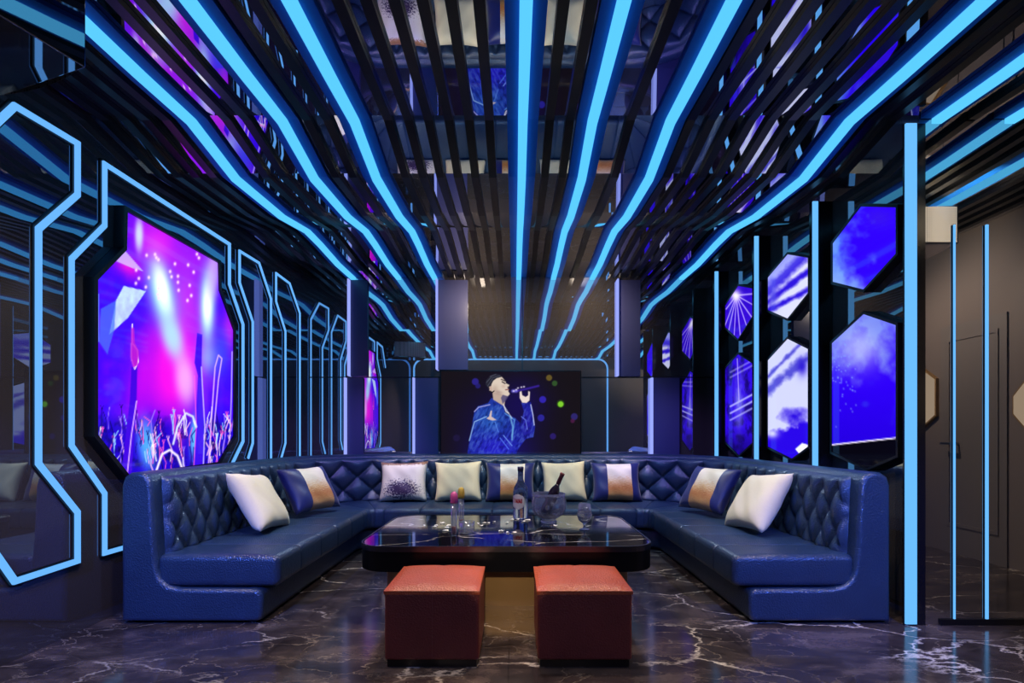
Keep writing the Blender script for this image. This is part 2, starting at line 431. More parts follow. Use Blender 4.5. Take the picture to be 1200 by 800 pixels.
def picture(name, poly, axis, plane, step, paint, mat, parent):
    """flat screen face: a fine grid cut along the outline `poly` (in-plane coordinates), coloured per vertex"""
    xs = [p[0] for p in poly]; ys = [p[1] for p in poly]
    nx = max(2, int((max(xs) - min(xs)) / step)); ny = max(2, int((max(ys) - min(ys)) / step))
    bm = bmesh.new(); V = [[None] * (nx + 1) for _ in range(ny + 1)]
    for j in range(ny + 1):
        for i in range(nx + 1):
            V[j][i] = bm.verts.new((min(xs) + (max(xs) - min(xs)) * i / nx, min(ys) + (max(ys) - min(ys)) * j / ny, 0))
    for j in range(ny):
        for i in range(nx): bm.faces.new((V[j][i], V[j][i + 1], V[j + 1][i + 1], V[j + 1][i]))
    n = len(poly)
    for i in range(n):
        p, q = Vector(poly[i]), Vector(poly[(i + 1) % n]); e = q - p
        if e.length < 1e-5: continue
        bmesh.ops.bisect_plane(bm, geom=bm.verts[:] + bm.edges[:] + bm.faces[:], plane_co=(p.x, p.y, 0), plane_no=(e.y, -e.x, 0))
    fs = bm.faces[:]; cx = np.array([f.calc_center_median()[:2] for f in fs])
    ins = np.zeros(len(fs), bool)
    for i in range(n):
        ax, ay = poly[i]; bx, by = poly[(i + 1) % n]
        ins ^= ((ay > cx[:, 1]) != (by > cx[:, 1])) & (cx[:, 0] < (bx - ax) * (cx[:, 1] - ay) / (by - ay + 1e-12) + ax)
    bmesh.ops.delete(bm, geom=[f for f, k in zip(fs, ins) if not k], context='FACES')
    off = wloc(parent)
    P2 = np.array([v.co[:2] for v in bm.verts])
    for v in bm.verts:
        a, c = v.co.x, v.co.y
        v.co = (Vector((plane, a, c)) if axis == 'x' else Vector((a, plane, c))) - off
    me = bpy.data.meshes.new(name); bm.to_mesh(me); bm.free()
    if axis == 'x': px = VX + F * plane / P2[:, 0]; py = VY - F * (P2[:, 1] - CAM_H) / P2[:, 0]
    else: px = VX + F * P2[:, 0] / plane; py = VY - F * (P2[:, 1] - CAM_H) / plane
    C = np.clip(paint(px, py), 0, 255)
    ca = me.color_attributes.new('Col', 'FLOAT_COLOR', 'POINT')
    ca.data.foreach_set('color', np.hstack([s2l(C), np.ones((len(C), 1))]).ravel())
    me.materials.append(mat)
    o = bpy.data.objects.new(name, me); COL.objects.link(o); o.parent = parent
    return o

# --- the crowd picture on the big screen
def paint_concert(x, y):
    n1 = fbm(x / 14, y / 18); n2 = fbm(x / 5 + 9, y / 8 + 3)
    C = np.tile(np.array([58., 6, 236]), (len(x), 1))
    C = blend(C, np.clip((n1 - .3) * 2, 0, 1) * .5, (120, 10, 235))
    C = blend(C, blob(x, y, 205, 430, 34, 62, 0.1, 3) * 1.1, (236, 16, 226))
    C = blend(C, blob(x, y, 185, 285, 30, 36, -.4) * .9, (232, 30, 232))
    C = blend(C, blob(x, y, 232, 300, 26, 34, -.3) * .8, (150, 20, 250))
    C = blend(C, blob(x, y, 220, 350, 20, 50, -.1) * .7, (214, 60, 250))
    C = blend(C, blob(x, y, 150, 312, 16, 10, .6) * .9, (225, 20, 215))
    C = blend(C, blob(x, y, 167, 445, 17, 60, .15) * .75, (205, 10, 230))
    C = blend(C, blob(x, y, 268, 390, 8, 22) * .9, (215, 30, 225))
    C = blend(C, blob(x, y, 260, 410, 12, 30) * .8, (50, 60, 240))
    # fan beam of light from the left
    C = blend(C, poly_d(x, y, [(171, 341), (145, 335), (136, 352), (128, 392), (150, 372)]) * (.75 + .3 * n2), (196, 226, 255))
    C = blend(C, poly_d(x, y, [(136, 352), (118, 362), (116, 400), (126, 415), (134, 385)]) * .75, (70, 110, 255))
    C = blend(C, poly_d(x, y, [(168, 318), (146, 293), (136, 306), (150, 312)]) * .8, (205, 190, 255))
    # vertical spot beams
    C = blend(C, blob(x, y, 163, 275, 5, 20, .0, 3) * .9, (205, 226, 255))
    C = blend(C, blob(x, y, 190, 345, 15, 44, -.22, 2.4), (150, 235, 250))
    C = blend(C, blob(x, y, 190, 338, 8, 28, -.2, 2.4) * 1.1, (250, 255, 255))
    C = blend(C, blob(x, y, 202, 395, 12, 28, -.25, 3) * .9, (170, 225, 252))
    C = blend(C, blob(x, y, 217, 445, 12, 30, -.1, 3) * .75, (235, 200, 252))
    C = blend(C, blob(x, y, 243, 358, 9, 44, .0, 2.6), (160, 238, 252))
    C = blend(C, blob(x, y, 243, 358, 5, 22, .0, 2.4) * 1.1, (255, 255, 255))
    C = blend(C, blob(x, y, 250, 320, 8, 34, .1, 3) * .7, (215, 190, 252))
    C = blend(C, blob(x, y, 243, 420, 12, 20) * .6, (150, 210, 250))
    for k in range(26):
        a, c = rng.uniform(158, 252), rng.uniform(295, 352)
        C = blend(C, blob(x, y, a, c, 1.5, 2.0) * 1.1, (255, 215, 255))
    # crowd
    top = 478 + 14 * fbm(x / 7, x * 0 + 2)
    cr = np.clip((y - top) / 16, 0, 1)
    C = blend(C, cr * .92, (30, 4, 196))
    C = blend(C, cr * np.clip((n2 - .5) * 4, 0, 1) * .9, (14, 4, 110))
    C = blend(C, cr * blob(x, y, 165, 480, 20, 20) * .6, (190, 20, 200))
    C = blend(C, blob(x, y, 172, 520, 11, 30, -.1, 3) * .95, (80, 170, 255))
    C = blend(C, blob(x, y, 228, 512, 6, 26, .05, 3) * .95, (90, 190, 255))
    C = blend(C, blob(x, y, 210, 505, 8, 20) * .5, (200, 60, 230))
    for k in range(150):      # raised arms: thin bright edges
        a = rng.uniform(116, 272); c = rng.uniform(488, 552); L = rng.uniform(9, 28); w = rng.uniform(.45, .95)
        dx = rng.uniform(-4, 4); bend = rng.uniform(-3, 3)
        col = [(255, 250, 255), (150, 210, 255), (250, 90, 200), (160, 120, 255), (255, 190, 235), (20, 4, 120), (16, 2, 96)][rng.integers(0, 7)]
        C = line(C, x, y, [(a, c + L * .5), (a + bend, c), (a + dx, c - L * .5)], w, col, .9)
        if k % 3 == 0:
            for q in range(3): C = line(C, x, y, [(a + dx, c - L * .5), (a + dx + (q - 1) * 1.6, c - L * .5 - 5)], .5, col, .9)
    # big arms
    C = blend(C, poly_d(x, y, [(142, 556), (152, 470), (154, 430), (161, 430), (160, 470), (154, 556)]), (62, 6, 214))
    C = line(C, x, y, [(160, 470), (154, 510), (149, 556)], .9, (240, 190, 255), .9)
    C = line(C, x, y, [(155, 380), (155, 402), (161, 410), (162, 424), (158, 432), (154, 420), (154, 402)], .9, (255, 220, 245))
    C = blend(C, poly_d(x, y, [(154, 384), (157, 384), (158, 402), (163, 412), (161, 428), (156, 430), (153, 418)]) * .85, (180, 24, 200))
    C = blend(C, poly_d(x, y, [(227, 552), (232, 440), (228, 425), (231, 390), (237, 392), (236, 440), (240, 552)]) * .95, (58, 10, 226))
    C = line(C, x, y, [(236, 430), (240, 500), (238, 552)], .9, (200, 190, 255), .9)
    C = line(C, x, y, [(228, 440), (230, 500), (227, 548)], .8, (250, 90, 220), .8)
    C = line(C, x, y, [(244, 548), (252, 430), (256, 416), (260, 420), (256, 445), (250, 510)], 1.0, (225, 180, 255), .9)
    C = line(C, x, y, [(268, 540), (271, 470), (272, 412)], .9, (210, 190, 255), .8)
    C = line(C, x, y, [(183, 552), (190, 532), (199, 527), (208, 534), (214, 550)], 1.8, (245, 235, 255))
    C = line(C, x, y, [(203, 520), (208, 500), (218, 484), (226, 488), (230, 500)], 1.6, (220, 235, 255), .95)
    C = line(C, x, y, [(115, 345), (115, 400)], .8, (120, 190, 255), .9)
    return C
SCR = [(148, 248), (255, 308), (256, 340), (273, 387), (273, 510), (255, 541), (150, 556), (113, 509), (113, 328), (147, 293)]
XS_ = XL + .052
scr = [onx(a, c, XS_) for a, c in SCR]
t = thing('concert_screen', 'large angular wall screen showing a magenta and blue concert crowd', 'screen', (XL, 3.7, 1.0))
fr = offset_poly(scr, .028)
MB().prism(fr, 'x', XL + .002, XS_ - .004).build('frame', M['black'], t)
MB().ring(fr, offset_poly(scr, .002), 'x', XS_ - .004, XS_ + .012).build('bezel', M['black'], t)
picture('display', scr, 'x', XS_, .0072, paint_concert, M['screen'], t)

# --- hexagonal screens between the posts on the right wall
def p_b1u(x, y):
    n = fbm(x / 16, y / 16); C = np.tile(np.array([46., 2, 250]), (len(x), 1))
    C = blend(C, np.clip((1012 - x) / 34 + (n - .5) * 1.8 + (y - 285) / 170, 0, 1), (84, 130, 244))
    C = blend(C, np.clip((y - 295) / 60 + (992 - x) / 70 + (n - .5), 0, 1) * .8, (150, 178, 240))
    return blend(C, blob(x, y, 1030, 255, 18, 12) * .5, (60, 30, 215))
def p_b1l(x, y):
    n = fbm(x / 14, y / 16); C = np.tile(np.array([44., 0, 240]), (len(x), 1))
    C = blend(C, np.clip((442 - y) / 60 + (n - .5) * 1.6, 0, 1) * .95, (120, 140, 236))
    C = blend(C, blob(x, y, 1008, 408, 24, 24) * .75, (190, 200, 245))
    C = blend(C, np.clip((y - 450) / 80, 0, 1) * .5, (24, 0, 190))
    for k in range(60):
        a, c = 985 + rng.normal(0, 10), 440 + rng.normal(0, 26); C = blend(C, blob(x, y, a, c, .9, .9) * .7, (130, 160, 250))
    ln = 521 - (x - 975) * 8 / 75
    C = blend(C, np.clip((y - ln) * 2, 0, 1), (6, 5, 16))
    return blend(C, np.clip(1.3 - np.abs(y - ln), 0, 1), (235, 225, 250))
def p_b2u(x, y):
    n = fbm(x / 7, y / 7); C = np.tile(np.array([216., 218, 250]), (len(x), 1))
    for (c0, w, sl) in ((318, 9, -.95), (336, 5, -.75), (352, 4, -.5)):
        d = y - (c0 + (x - 923) * sl); C = blend(C, np.clip(1.3 - np.abs(d) / w + (n - .5), 0, 1), (44, 20, 214))
    C = blend(C, np.clip((930 - x) / 30 - (y - 325) / 30, 0, 1) * .7, (120, 130, 240))
    return blend(C, blob(x, y, 906, 350, 6, 12) * .6, (90, 80, 220))
def p_b2l(x, y):
    n = fbm(x / 8 + 3, y / 8); C = np.tile(np.array([206., 210, 250]), (len(x), 1))
    for (c0, w, sl) in ((438, 8, -.8), (418, 4, -1.0)):
        d = y - (c0 + (x - 923) * sl); C = blend(C, np.clip(1.2 - np.abs(d) / w + (n - .5) * 1.4, 0, 1), (84, 80, 210))
    C = blend(C, blob(x, y, 940, 430, 6, 10) * .9, (40, 20, 205))
    C = blend(C, np.clip(1.3 - np.hypot((x - 930) / 16, (y - 487) / 10) + (n - .5) * .9, 0, 1), (44, 16, 220))
    C = blend(C, np.clip((y - 505 + (x - 900) * .25) / 6 + (n - .5) * 2, 0, 1), (40, 6, 226))
    C = blend(C, blob(x, y, 905, 508, 7, 5) * .9, (220, 225, 255))
    return blend(C, poly_d(x, y, [(932, 526), (940, 519), (947, 521), (946, 528), (936, 531)]), (240, 240, 255))
def p_b3u(x, y):
    C = np.tile(np.array([40., 6, 190]), (len(x), 1)); C = blend(C, fbm(x / 5, y / 5) * .7, (70, 20, 235))
    for (ex, ey, w) in ((849, 383, .7), (853, 392, .8), (860, 398, .7), (868, 398, .9), (876, 385, .8), (884, 376, 1.0), (884, 358, .8), (884, 344, 1.2), (851, 362, .9)):
        C = line(C, x, y, [(863, 346), (ex, ey)], w, (190, 170, 255), .85)
    return blend(C, blob(x, y, 862, 346, 6, 6), (245, 240, 255))
def p_b3l(x, y):
    n = fbm(x / 5, y / 9); C = np.tile(np.array([46., 10, 222]), (len(x), 1))
    C = blend(C, np.clip((n - .45) * 4, 0, 1) * .8, (16, 4, 90))
    C = blend(C, blob(x, y, 866, 470, 5, 30) * np.clip(n * 1.8, 0, 1), (120, 120, 240))
    for c0, a in ((478, .9), (470, .9), (486, .7), (430, .5), (436, .5)):
        C = line(C, x, y, [(856, c0 + 6), (882, c0 - 8)], 1.4, (180, 180, 255), a)
    C = line(C, x, y, [(864, 420), (866, 470)], .7, (190, 170, 255), .8)
    return blend(C, np.clip((y - 500) / 25, 0, 1) * .6, (14, 2, 90))
HEXES = [
 ('hexagonal wall screen of pale blue smoke, upper one in the bay nearest the entry', [(976, 285), (1009, 242), (1050, 243), (1050, 297), (1012, 339), (976, 330)], p_b1u),
 ('tall hexagonal wall screen of deep blue haze with a black lower tip', [(975, 402), (1012, 368), (1050, 381), (1050, 533), (1016, 548), (975, 529)], p_b1l),
 ('hexagonal wall screen with broad white rays over blue, upper one in the middle bay', [(900, 325), (923, 298), (947, 302), (947, 343), (923, 373), (900, 363)], p_b2u),
 ('tall hexagonal wall screen filled with white streaks on blue, lower one in middle bay', [(900, 422), (923, 397), (947, 409), (947, 523), (928, 537), (900, 523)], p_b2l),
 ('small hexagonal wall screen with a fan of thin rays, upper one by the back corner', [(850, 358), (865, 335), (882, 338), (882, 370), (865, 397), (850, 383)], p_b3u),
 ('dark blue hexagonal wall screen with short pale streaks, lower one by the back corner', [(850, 432), (865, 415), (882, 426), (882, 518), (866, 533), (850, 517)], p_b3l)]
XH = XR - .055
for lab, pp, fn in HEXES:
    q = [onx(a, c, XH) for a, c in pp]
    cy_ = sum(p[0] for p in q) / 6; cz_ = min(p[1] for p in q)
    t = thing('hexagonal_screen', lab, 'screen', (XR, cy_, cz_), 'hexagonal screens along the right wall')
    fr = offset_poly(q, .018)
    MB().prism(fr, 'x', XH + .004, XR - .002).build('frame', M['black'], t)
    MB().ring(fr, offset_poly(q, .002), 'x', XH - .004, XH + .004).build('bezel', M['black'], t)
    picture('display', q, 'x', XH, .007, fn, M['hex'], t)

# --- television with the singer
def paint_singer(x, y):
    C = np.tile(np.array([24., 19, 24]), (len(x), 1)); n = fbm(x / 3, y / 3); st = fbm(x / 2.2 + y / 4, (y - x) / 7)
    C = blend(C, blob(x, y, 585, 495, 50, 42) * .6, (22, 14, 92))
    C = blend(C, blob(x, y, 612, 470, 26, 28) * .5, (26, 14, 110))
    C = blend(C, blob(x, y, 585, 530, 40, 20) * .5, (30, 20, 170))
    def dot(cx, cy, r, c, a=1.0):
        nonlocal C
        C = blend(C, np.clip((r - np.hypot(x - cx, y - cy)) / 1.2 + .5, 0, 1) * a, c)
    for d in ((557, 447, 4, (50, 40, 160), .8), (560, 452, 3, (40, 34, 130), .8), (643.5, 442.5, 3.5, (110, 92, 40), .9), (650, 449, 3.2, (52, 88, 44), .9), (636, 468, 4, (54, 40, 190), .9),
              (657, 473, 4.6, (44, 80, 24), .8), (657, 473.4, 3.3, (130, 210, 50)), (634, 489.5, 4, (46, 40, 165), .9), (673, 488, 4, (52, 44, 130), .8), (671, 493, 2.5, (90, 30, 80), .7), (648, 511, 3.6, (48, 32, 120), .8), (535, 513, 4, (34, 26, 70), .7)): dot(*d)
    # jacket
    jk = [(548, 530), (552, 505), (556, 482), (560, 476), (572, 472), (576, 466), (584, 470), (590, 475), (592, 484), (604, 490), (610, 496), (614, 482), (611, 472), (622, 471), (624, 480), (627, 500), (625, 512), (616, 514), (606, 528), (603, 540), (548, 540)]
    m = poly_d(x, y, jk)
    C = blend(C, m, (26, 38, 150))
    C = blend(C, m * blob(x, y, 575, 492, 20, 20), (42, 88, 186))
    C = blend(C, m * blob(x, y, 582, 525, 26, 16) * .9, (40, 34, 205))
    C = blend(C, m * blob(x, y, 617, 495, 8, 24) * .9, (40, 30, 165))
    C = blend(C, m * np.clip((st - .5) * 5, 0, 1) * .28, (120, 168, 236))
    C = blend(C, m * np.clip((.42 - st) * 6, 0, 1) * .45, (10, 14, 70))
    for pts, w, c in (([(550, 516), (556, 494), (570, 488)], .8, (150, 190, 240)), ([(556, 482), (561, 477), (574, 474)], .9, (170, 170, 235)), ([(592, 484), (603, 492), (600, 512)], 1.0, (90, 150, 225)), ([(590, 510), (600, 522)], .7, (120, 160, 255)), ([(586, 513), (596, 526)], .7, (90, 130, 255)),
                      ([(622, 474), (624.5, 486), (626, 498)], .7, (215, 220, 255)), ([(611, 488), (616, 492), (618, 503)], .7, (110, 130, 235)), ([(598, 488), (601, 500), (600, 515)], 1.2, (110, 170, 225)), ([(584, 506), (580, 494)], .6, (90, 140, 240)), ([(591, 476), (596, 484), (600, 490)], .6, (200, 210, 240))):
        C = line(C, x, y, pts, w, c, .9)
    # head tipped back
    C = blend(C, poly_d(x, y, [(578, 468), (577, 458), (586, 458), (596, 461), (592, 468), (591, 476)]), (196, 172, 158))
    C = blend(C, poly_d(x, y, [(590, 461), (597, 462), (593, 469), (589, 473), (587, 466)]) * .85, (84, 76, 120))
    C = blend(C, poly_d(x, y, [(573.5, 458), (574, 450), (579, 443), (587, 440.5), (592.5, 446.5), (593, 449), (597, 451), (596, 453), (594.5, 454.5), (596.5, 456), (595.5, 458), (597.5, 461.5), (595, 464), (588, 462), (580, 460)]), (226, 208, 192))
    C = blend(C, blob(x, y, 580, 455, 4, 4) * .4, (170, 140, 125))
    C = line(C, x, y, [(588.5, 447.2), (591.8, 449.2)], .9, (44, 32, 38), 1.0)
    C = line(C, x, y, [(587.5, 444.3), (592, 446.4)], .8, (40, 30, 36), .9)
    C = line(C, x, y, [(594.6, 453.2), (596.6, 452.6)], .5, (120, 84, 80), .9)
    C = blend(C, blob(x, y, 584, 459.5, 5, 2.2, .25) * .55, (150, 118, 112))
    C = blend(C, blob(x, y, 590, 452.5, 2.4, 2.0) * .35, (186, 140, 124))
    C = line(C, x, y, [(592.5, 456.5), (596.2, 456.2)], .8, (128, 58, 60), .95)
    C = blend(C, poly_d(x, y, [(569, 450), (570, 445), (575, 440), (581, 437.5), (586, 439), (588, 441.5), (582, 443), (578, 446), (576, 450), (575, 455), (573, 456)]), (40, 40, 54))
    for q in ((570, 448, 576, 441.5), (571.5, 452, 577, 444), (574, 441, 581, 438.6), (577, 442.5, 586, 440)): C = line(C, x, y, [q[:2], q[2:]], .45, (118, 122, 140), .55)
    C = blend(C, poly_d(x, y, [(573, 453), (576, 452), (577, 457), (575, 459)]), (205, 175, 160))
    C = line(C, x, y, [(574, 458), (577, 459.5), (579, 458)], .8, (10, 10, 16))
    # collar, microphone hand, second hand
    C = line(C, x, y, [(590, 474), (593, 482), (596, 484)], .8, (225, 225, 240))
    C = line(C, x, y, [(605, 458), (617, 455.5), (627, 453), (631, 452)], 1.6, (56, 34, 150))
    C = line(C, x, y, [(601, 458), (605, 458)], 2.4, (110, 100, 220))
    for a, c in ((602, 458), (605, 456.5), (607, 454.5), (611, 453.5), (614, 453)): C = blend(C, blob(x, y, a, c, 1.1, .9), (235, 225, 250))
    C = blend(C, poly_d(x, y, [(609, 459), (611, 458), (612, 463), (616, 465), (619, 463), (619, 458), (621, 459), (620.5, 469), (617, 472), (612, 471.5), (609, 466)]), (240, 222, 214))
    C = blend(C, poly_d(x, y, [(570, 490), (573, 488), (575, 481), (576.5, 481), (576, 488), (582, 492), (577, 492.5), (573, 491.5)]), (214, 190, 190))
    return C
YT = YB - .05
tvp = [ony(517, 435, YT), ony(680, 435, YT), ony(680, 541, YT), ony(517, 541, YT)]
t = thing('television', 'wide wall television showing a singer in a blue jacket with a microphone', 'television', (0, YB, 1.0))
MB().prism(offset_poly(tvp, .012), 'y', YT + .004, YB - .002).build('frame', M['black'], t)
picture('display', tvp, 'y', YT, .0062, paint_singer, M['tv'], t)

# ------------------------------------------------------------------ light outlines on the left wall
def ribbon(path, closed, X, w, t0, t1, axis='x', name='light', mat=None, parent=None):
    n = len(path); Ls = []; Rs = []
    for i in range(n):
        p = Vector(path[i])
        a = Vector(path[i - 1]) if (i > 0 or closed) else None
        c = Vector(path[(i + 1) % n]) if (i < n - 1 or closed) else None
        e1 = (p - a).normalized() if a is not None else (c - p).normalized()
        e2 = (c - p).normalized() if c is not None else e1
        n1 = Vector((-e1.y, e1.x)); n2 = Vector((-e2.y, e2.x)); bis = n1 + n2
        bis = bis / max(.4, bis.dot(n1))
        Ls.append(p + bis * w / 2); Rs.append(p - bis * w / 2)
    P = (lambda q, k: (k, q.x, q.y)) if axis == 'x' else (lambda q, k: (q.x, k, q.y))
    v = []; f = []
    for l_, r_ in zip(Ls, Rs): v += [P(l_, t0), P(r_, t0), P(r_, t1), P(l_, t1)]
    m = n if closed else n - 1
    for i in range(m):
        a = 4 * i; c = 4 * ((i + 1) % n)
        for k in range(4): f.append((a + k, a + (k + 1) % 4, c + (k + 1) % 4, c + k))
    if not closed: f += [(0, 1, 2, 3), (4 * n - 1, 4 * n - 2, 4 * n - 3, 4 * n - 4)]
    return obj(name, v, f, mat, parent)
def W(pts): return [onx(a, c, XL) for a, c in pts]
p1 = W([(14, 124), (88, 168), (88, 228), (42, 268), (42, 543), (88, 600), (88, 657), (14, 681)])
p1 = [(2.25, p1[0][1] - .35)] + p1 + [(2.25, p1[-1][1] + .38)]
p2 = W([(155, 638), (120, 648), (120, 578), (81, 522), (81, 303), (120, 264), (120, 192), (267, 286), (267, 333), (283, 380), (283, 517), (268, 548)])
p2 = [(3.6, p2[0][1])] + p2
p3 = W([(289, 537), (294.5, 519), (294.5, 377), (279, 331), (279, 294), (302, 308), (316, 350), (316, 560)])
p4 = W([(328, 537), (333, 519), (333, 388), (322, 353), (322, 320), (338, 332), (350, 367), (350, 560)])
OUT = [(p1, .029, 'broken outline of blue light on the left wall, running off the frame edge', False),
       (p2, .026, 'large open outline of blue light around the concert screen', False),
       (p3, .020, 'narrow outline of blue light on the wall just past the concert screen', False),
       (p4, .019, 'narrow outline of blue light on the left wall beside the back corner', False)]
for pts, w, lab, cl in OUT:
    t = thing('wall_light_outline', lab, 'light', (XL, pts[0][0], min(p[1] for p in pts)), 'blue light outlines on the left wall')
    ribbon(pts, cl, XL, w + .022, XL + .001, XL + .008, name='channel', mat=M['black'], parent=t)
    ribbon(pts, cl, XL, w, XL + .008, XL + .02, name='diffuser', mat=M['led_wall'], parent=t)

# ------------------------------------------------------------------ posts with light edges on the right wall
POSTS = [(YE - .01, 'black fin post with blue light edge beside the entry mirror, the tallest one'),
         (3.75, 'black fin post with blue light edge, second from the entry mirror'),
         (4.66, 'black fin post with blue light edge, third from the entry mirror'),
         (5.58, 'black fin post with blue light edge, in the back corner')]
for y, lab in POSTS:
    t = thing('light_post', lab, 'post', (2.26, y, 0), 'light-edged posts along the right wall')
    top = hprof(y) - .0
    x0 = 2.236 if y < 3 else 2.176
    MB().box(x0, XR - .002 if y > YE else XR + .03, y, y + .03 if y > YE else y + .009, 0, top).build('post', M['fin'], t)
    MB().box(x0 + .004, x0 + (.066 if y < 3 else .041), y - .012, y - .0005, .01, top - .005).build('light_edge', M['led_post'], t)
for px, w, lab in ((1117, .008, 'thin strip standing in for a blue reflection on the entry mirror, near the post'), (1155, .014, 'brighter vertical blue light line on the entry mirror, farther from the post')):  # the thin one is a mirror reflection built as a glowing strip
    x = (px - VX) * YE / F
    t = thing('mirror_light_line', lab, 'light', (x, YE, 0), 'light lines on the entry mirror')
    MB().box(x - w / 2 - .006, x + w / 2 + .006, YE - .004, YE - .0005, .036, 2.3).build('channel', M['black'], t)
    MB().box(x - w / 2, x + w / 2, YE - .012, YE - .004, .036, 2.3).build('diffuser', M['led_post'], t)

# ------------------------------------------------------------------ light columns on the back mirror
def lcol(px0, px1, z0, z1, lab, cap=True):
    x0 = (px0 - VX) * (YB - .05) / F; x1 = (px1 - VX) * (YB - .05) / F
    t = thing('light_column', lab, 'light', ((x0 + x1) / 2, YB, z0), 'light columns on the back mirror')
    MB().box(x0 + .02, x1, YB - .03, YB - .002, z0, z1).build('panel', M['column'], t)
    MB().box(x0, x0 + .016, YB - .085, YB - .002, z0, z1).build('light_edge', M['led_white'], t)
lcol(408, 430, HS + .01, 2.868, 'pale light column high on the back mirror, by the concert screen wall')
lcol(511, 548, HS + .085, 2.868, 'pale light column high on the back mirror, just left of the television')
lcol(723, 751, HS + .01, 2.868, 'pale light column high on the back mirror, right of the television')
lcol(404, 425, .002, HS - .01, 'pale light column low on the back mirror, by the concert screen wall')
lcol(484, 513, .002, HS - .01, 'pale light column low on the back mirror, touching the left of the television')
lcol(763, 797, .002, HS - .01, 'pale light column low on the back mirror, towards the hexagonal screens')

# rounded light frame on the rear wall (seen in the back mirror)
def rounded(x0, x1, z0, z1, r, n=6):
    p = [(x0, z0)] + [(x0 + r - r * math.cos(a), z1 - r + r * math.sin(a)) for a in np.linspace(0, PI / 2, n)]
    return p + [(x1 - r + r * math.sin(a), z1 - r + r * math.cos(a)) for a in np.linspace(0, PI / 2, n)] + [(x1, z0)]
t = thing('rear_light_frame', 'rounded blue light frame mirrored around the television in the back wall', 'light', (0, YR, 0.1))
rf = rounded(-2.38, 2.2, .1, 2.86, .22)
ribbon(rf, False, YR, .06, YR + .001, YR + .01, 'y', 'channel', M['black'], t)
ribbon(rf, False, YR, .04, YR + .01, YR + .025, 'y', 'diffuser', M['led_wall'], t)

# ------------------------------------------------------------------ U-shaped sofa
SX0, SX1, SY0, SYC, SD, SRI = -2.27, 2.17, 2.95, 4.72, 0.89, 0.10
SR = SD + SRI
L1 = SYC - SY0; LA = (SR - .2) * PI / 2; LB = (SX1 - SX0) - 2 * SR
STOT = 2 * L1 + 2 * LA + LB
def sp(s, d):
    """point at arc length s and distance d inward from the outer face"""
    if s <= L1: return (SX0 + d, SY0 + s)
    s -= L1
    if s <= LA:
        a = PI - (s / LA) * PI / 2; return (SX0 + SR + (SR - d) * math.cos(a), SYC + (SR - d) * math.sin(a))
    s -= LA
    if s <= LB: return (SX0 + SR + s, SYC + SR - d)
    s -= LB
    if s <= LA:
        a = PI / 2 - (s / LA) * PI / 2; return (SX1 - SR + (SR - d) * math.cos(a), SYC + (SR - d) * math.sin(a))
    s -= LA
    return (SX1 - d, SYC - s)
sofa = thing('sectional_sofa', 'long navy leather U-shaped sofa with tufted back around the black table', 'sofa', (-.05, 4.3, 0))
def sweep(prof, ss, name, cap=True, closed=True, fn=None):
    n = len(prof); v = []; f = []
    for s in ss:
        for k, (d_, h) in enumerate(prof):
            if fn: d_, h = fn(s, k, d_, h)
            x, y = sp(s, d_); v.append((x, y, h))
    for i in range(len(ss) - 1):
        for k in range(n if closed else n - 1):
            f.append((i * n + k, i * n + (k + 1) % n, (i + 1) * n + (k + 1) % n, (i + 1) * n + k))
    if cap and closed: f += [tuple(range(n)), tuple((len(ss) - 1) * n + k for k in range(n - 1, -1, -1))]
    o = obj(name, v, f, M['sofa'], sofa, smooth=True); sharp(o, 50); return o
def round_end(a, b, r):
    def g(s):
        q = min(s - a, b - s)
        if q >= r: return 0.0
        w = 1 - max(0, q) / r; return r * (1 - math.sqrt(max(0, 1 - w * w))) * .96
    return g
def end_samples(a, b, r):
    q = [r * (1 - math.sin(k * PI / 14)) for k in range(8)]
    return [a + x for x in q] + [b - x for x in q]
def srange(a, b, step): return list(np.linspace(a, b, max(2, int((b - a) / step) + 1)))
shell = [(.0, .015), (.775, .015), (.803, .025), (.815, .052), (.815, .162), (.803, .19), (.775, .202), (.34, .205), (.27, .22), (.225, .26), (.205, .32), (.19, .5), (.175, .80), (.165, .84), (.14, .868), (.10, .88), (.05, .875), (.015, .85), (.0, .80)]
def sweep_round(prof, a, b, r, ss, name, fn=None):
    g = round_end(a, b, r); cache = {}
    def f2(s, k, d_, h):
        o_ = round(g(s), 6)
        if o_ not in cache: cache[o_] = offset_poly(prof, -o_) if o_ > 0 else prof
        d_, h = cache[o_][k]
        return fn(s, k, d_, h) if fn else (d_, h)
    return sweep(prof, sorted(set(ss) | set(end_samples(a, b, r))), name, fn=f2)
o = sweep_round(shell, 0, STOT, .026, [q for q in srange(0, STOT, .06) if .04 < q < STOT - .04], 'base_shell')
for p_ in o.data.polygons:
    if len(p_.vertices) > 5: p_.use_smooth = False
def rrect(d0, d1, h0, h1, r, n=4):
    p = []
    for cx, cy, a0 in ((d1 - r, h0 + r, -PI / 2), (d1 - r, h1 - r, 0), (d0 + r, h1 - r, PI / 2), (d0 + r, h0 + r, PI)):
        for k in range(n + 1): a = a0 + PI / 2 * k / n; p.append((cx + r * math.cos(a), cy + r * math.sin(a)))
    return p
seams = [0.34 * k for k in range(1, int(STOT / .34) + 1)]
seams = [s for s in seams if .1 < s < STOT - .1]
ss = set(srange(.02, STOT - .02, .045))
for s in seams:
    for e in (-.012, -.006, 0, .006, .012): ss.add(s + e)
ss = sorted(ss)
def seamfn(s, k, d_, h):
    g = min(abs(s - q) for q in seams); dip = .007 * math.exp(-(g / .005) ** 2)
    puff = .006 * min(1, g / .12)
    if d_ > .6: d_ = d_ - dip + puff * .5
    if h > .3: h = h - dip + puff * (1 if d_ < .85 else .3)
    return d_, h
seatp = rrect(.19, .90, .208, .392, .042)
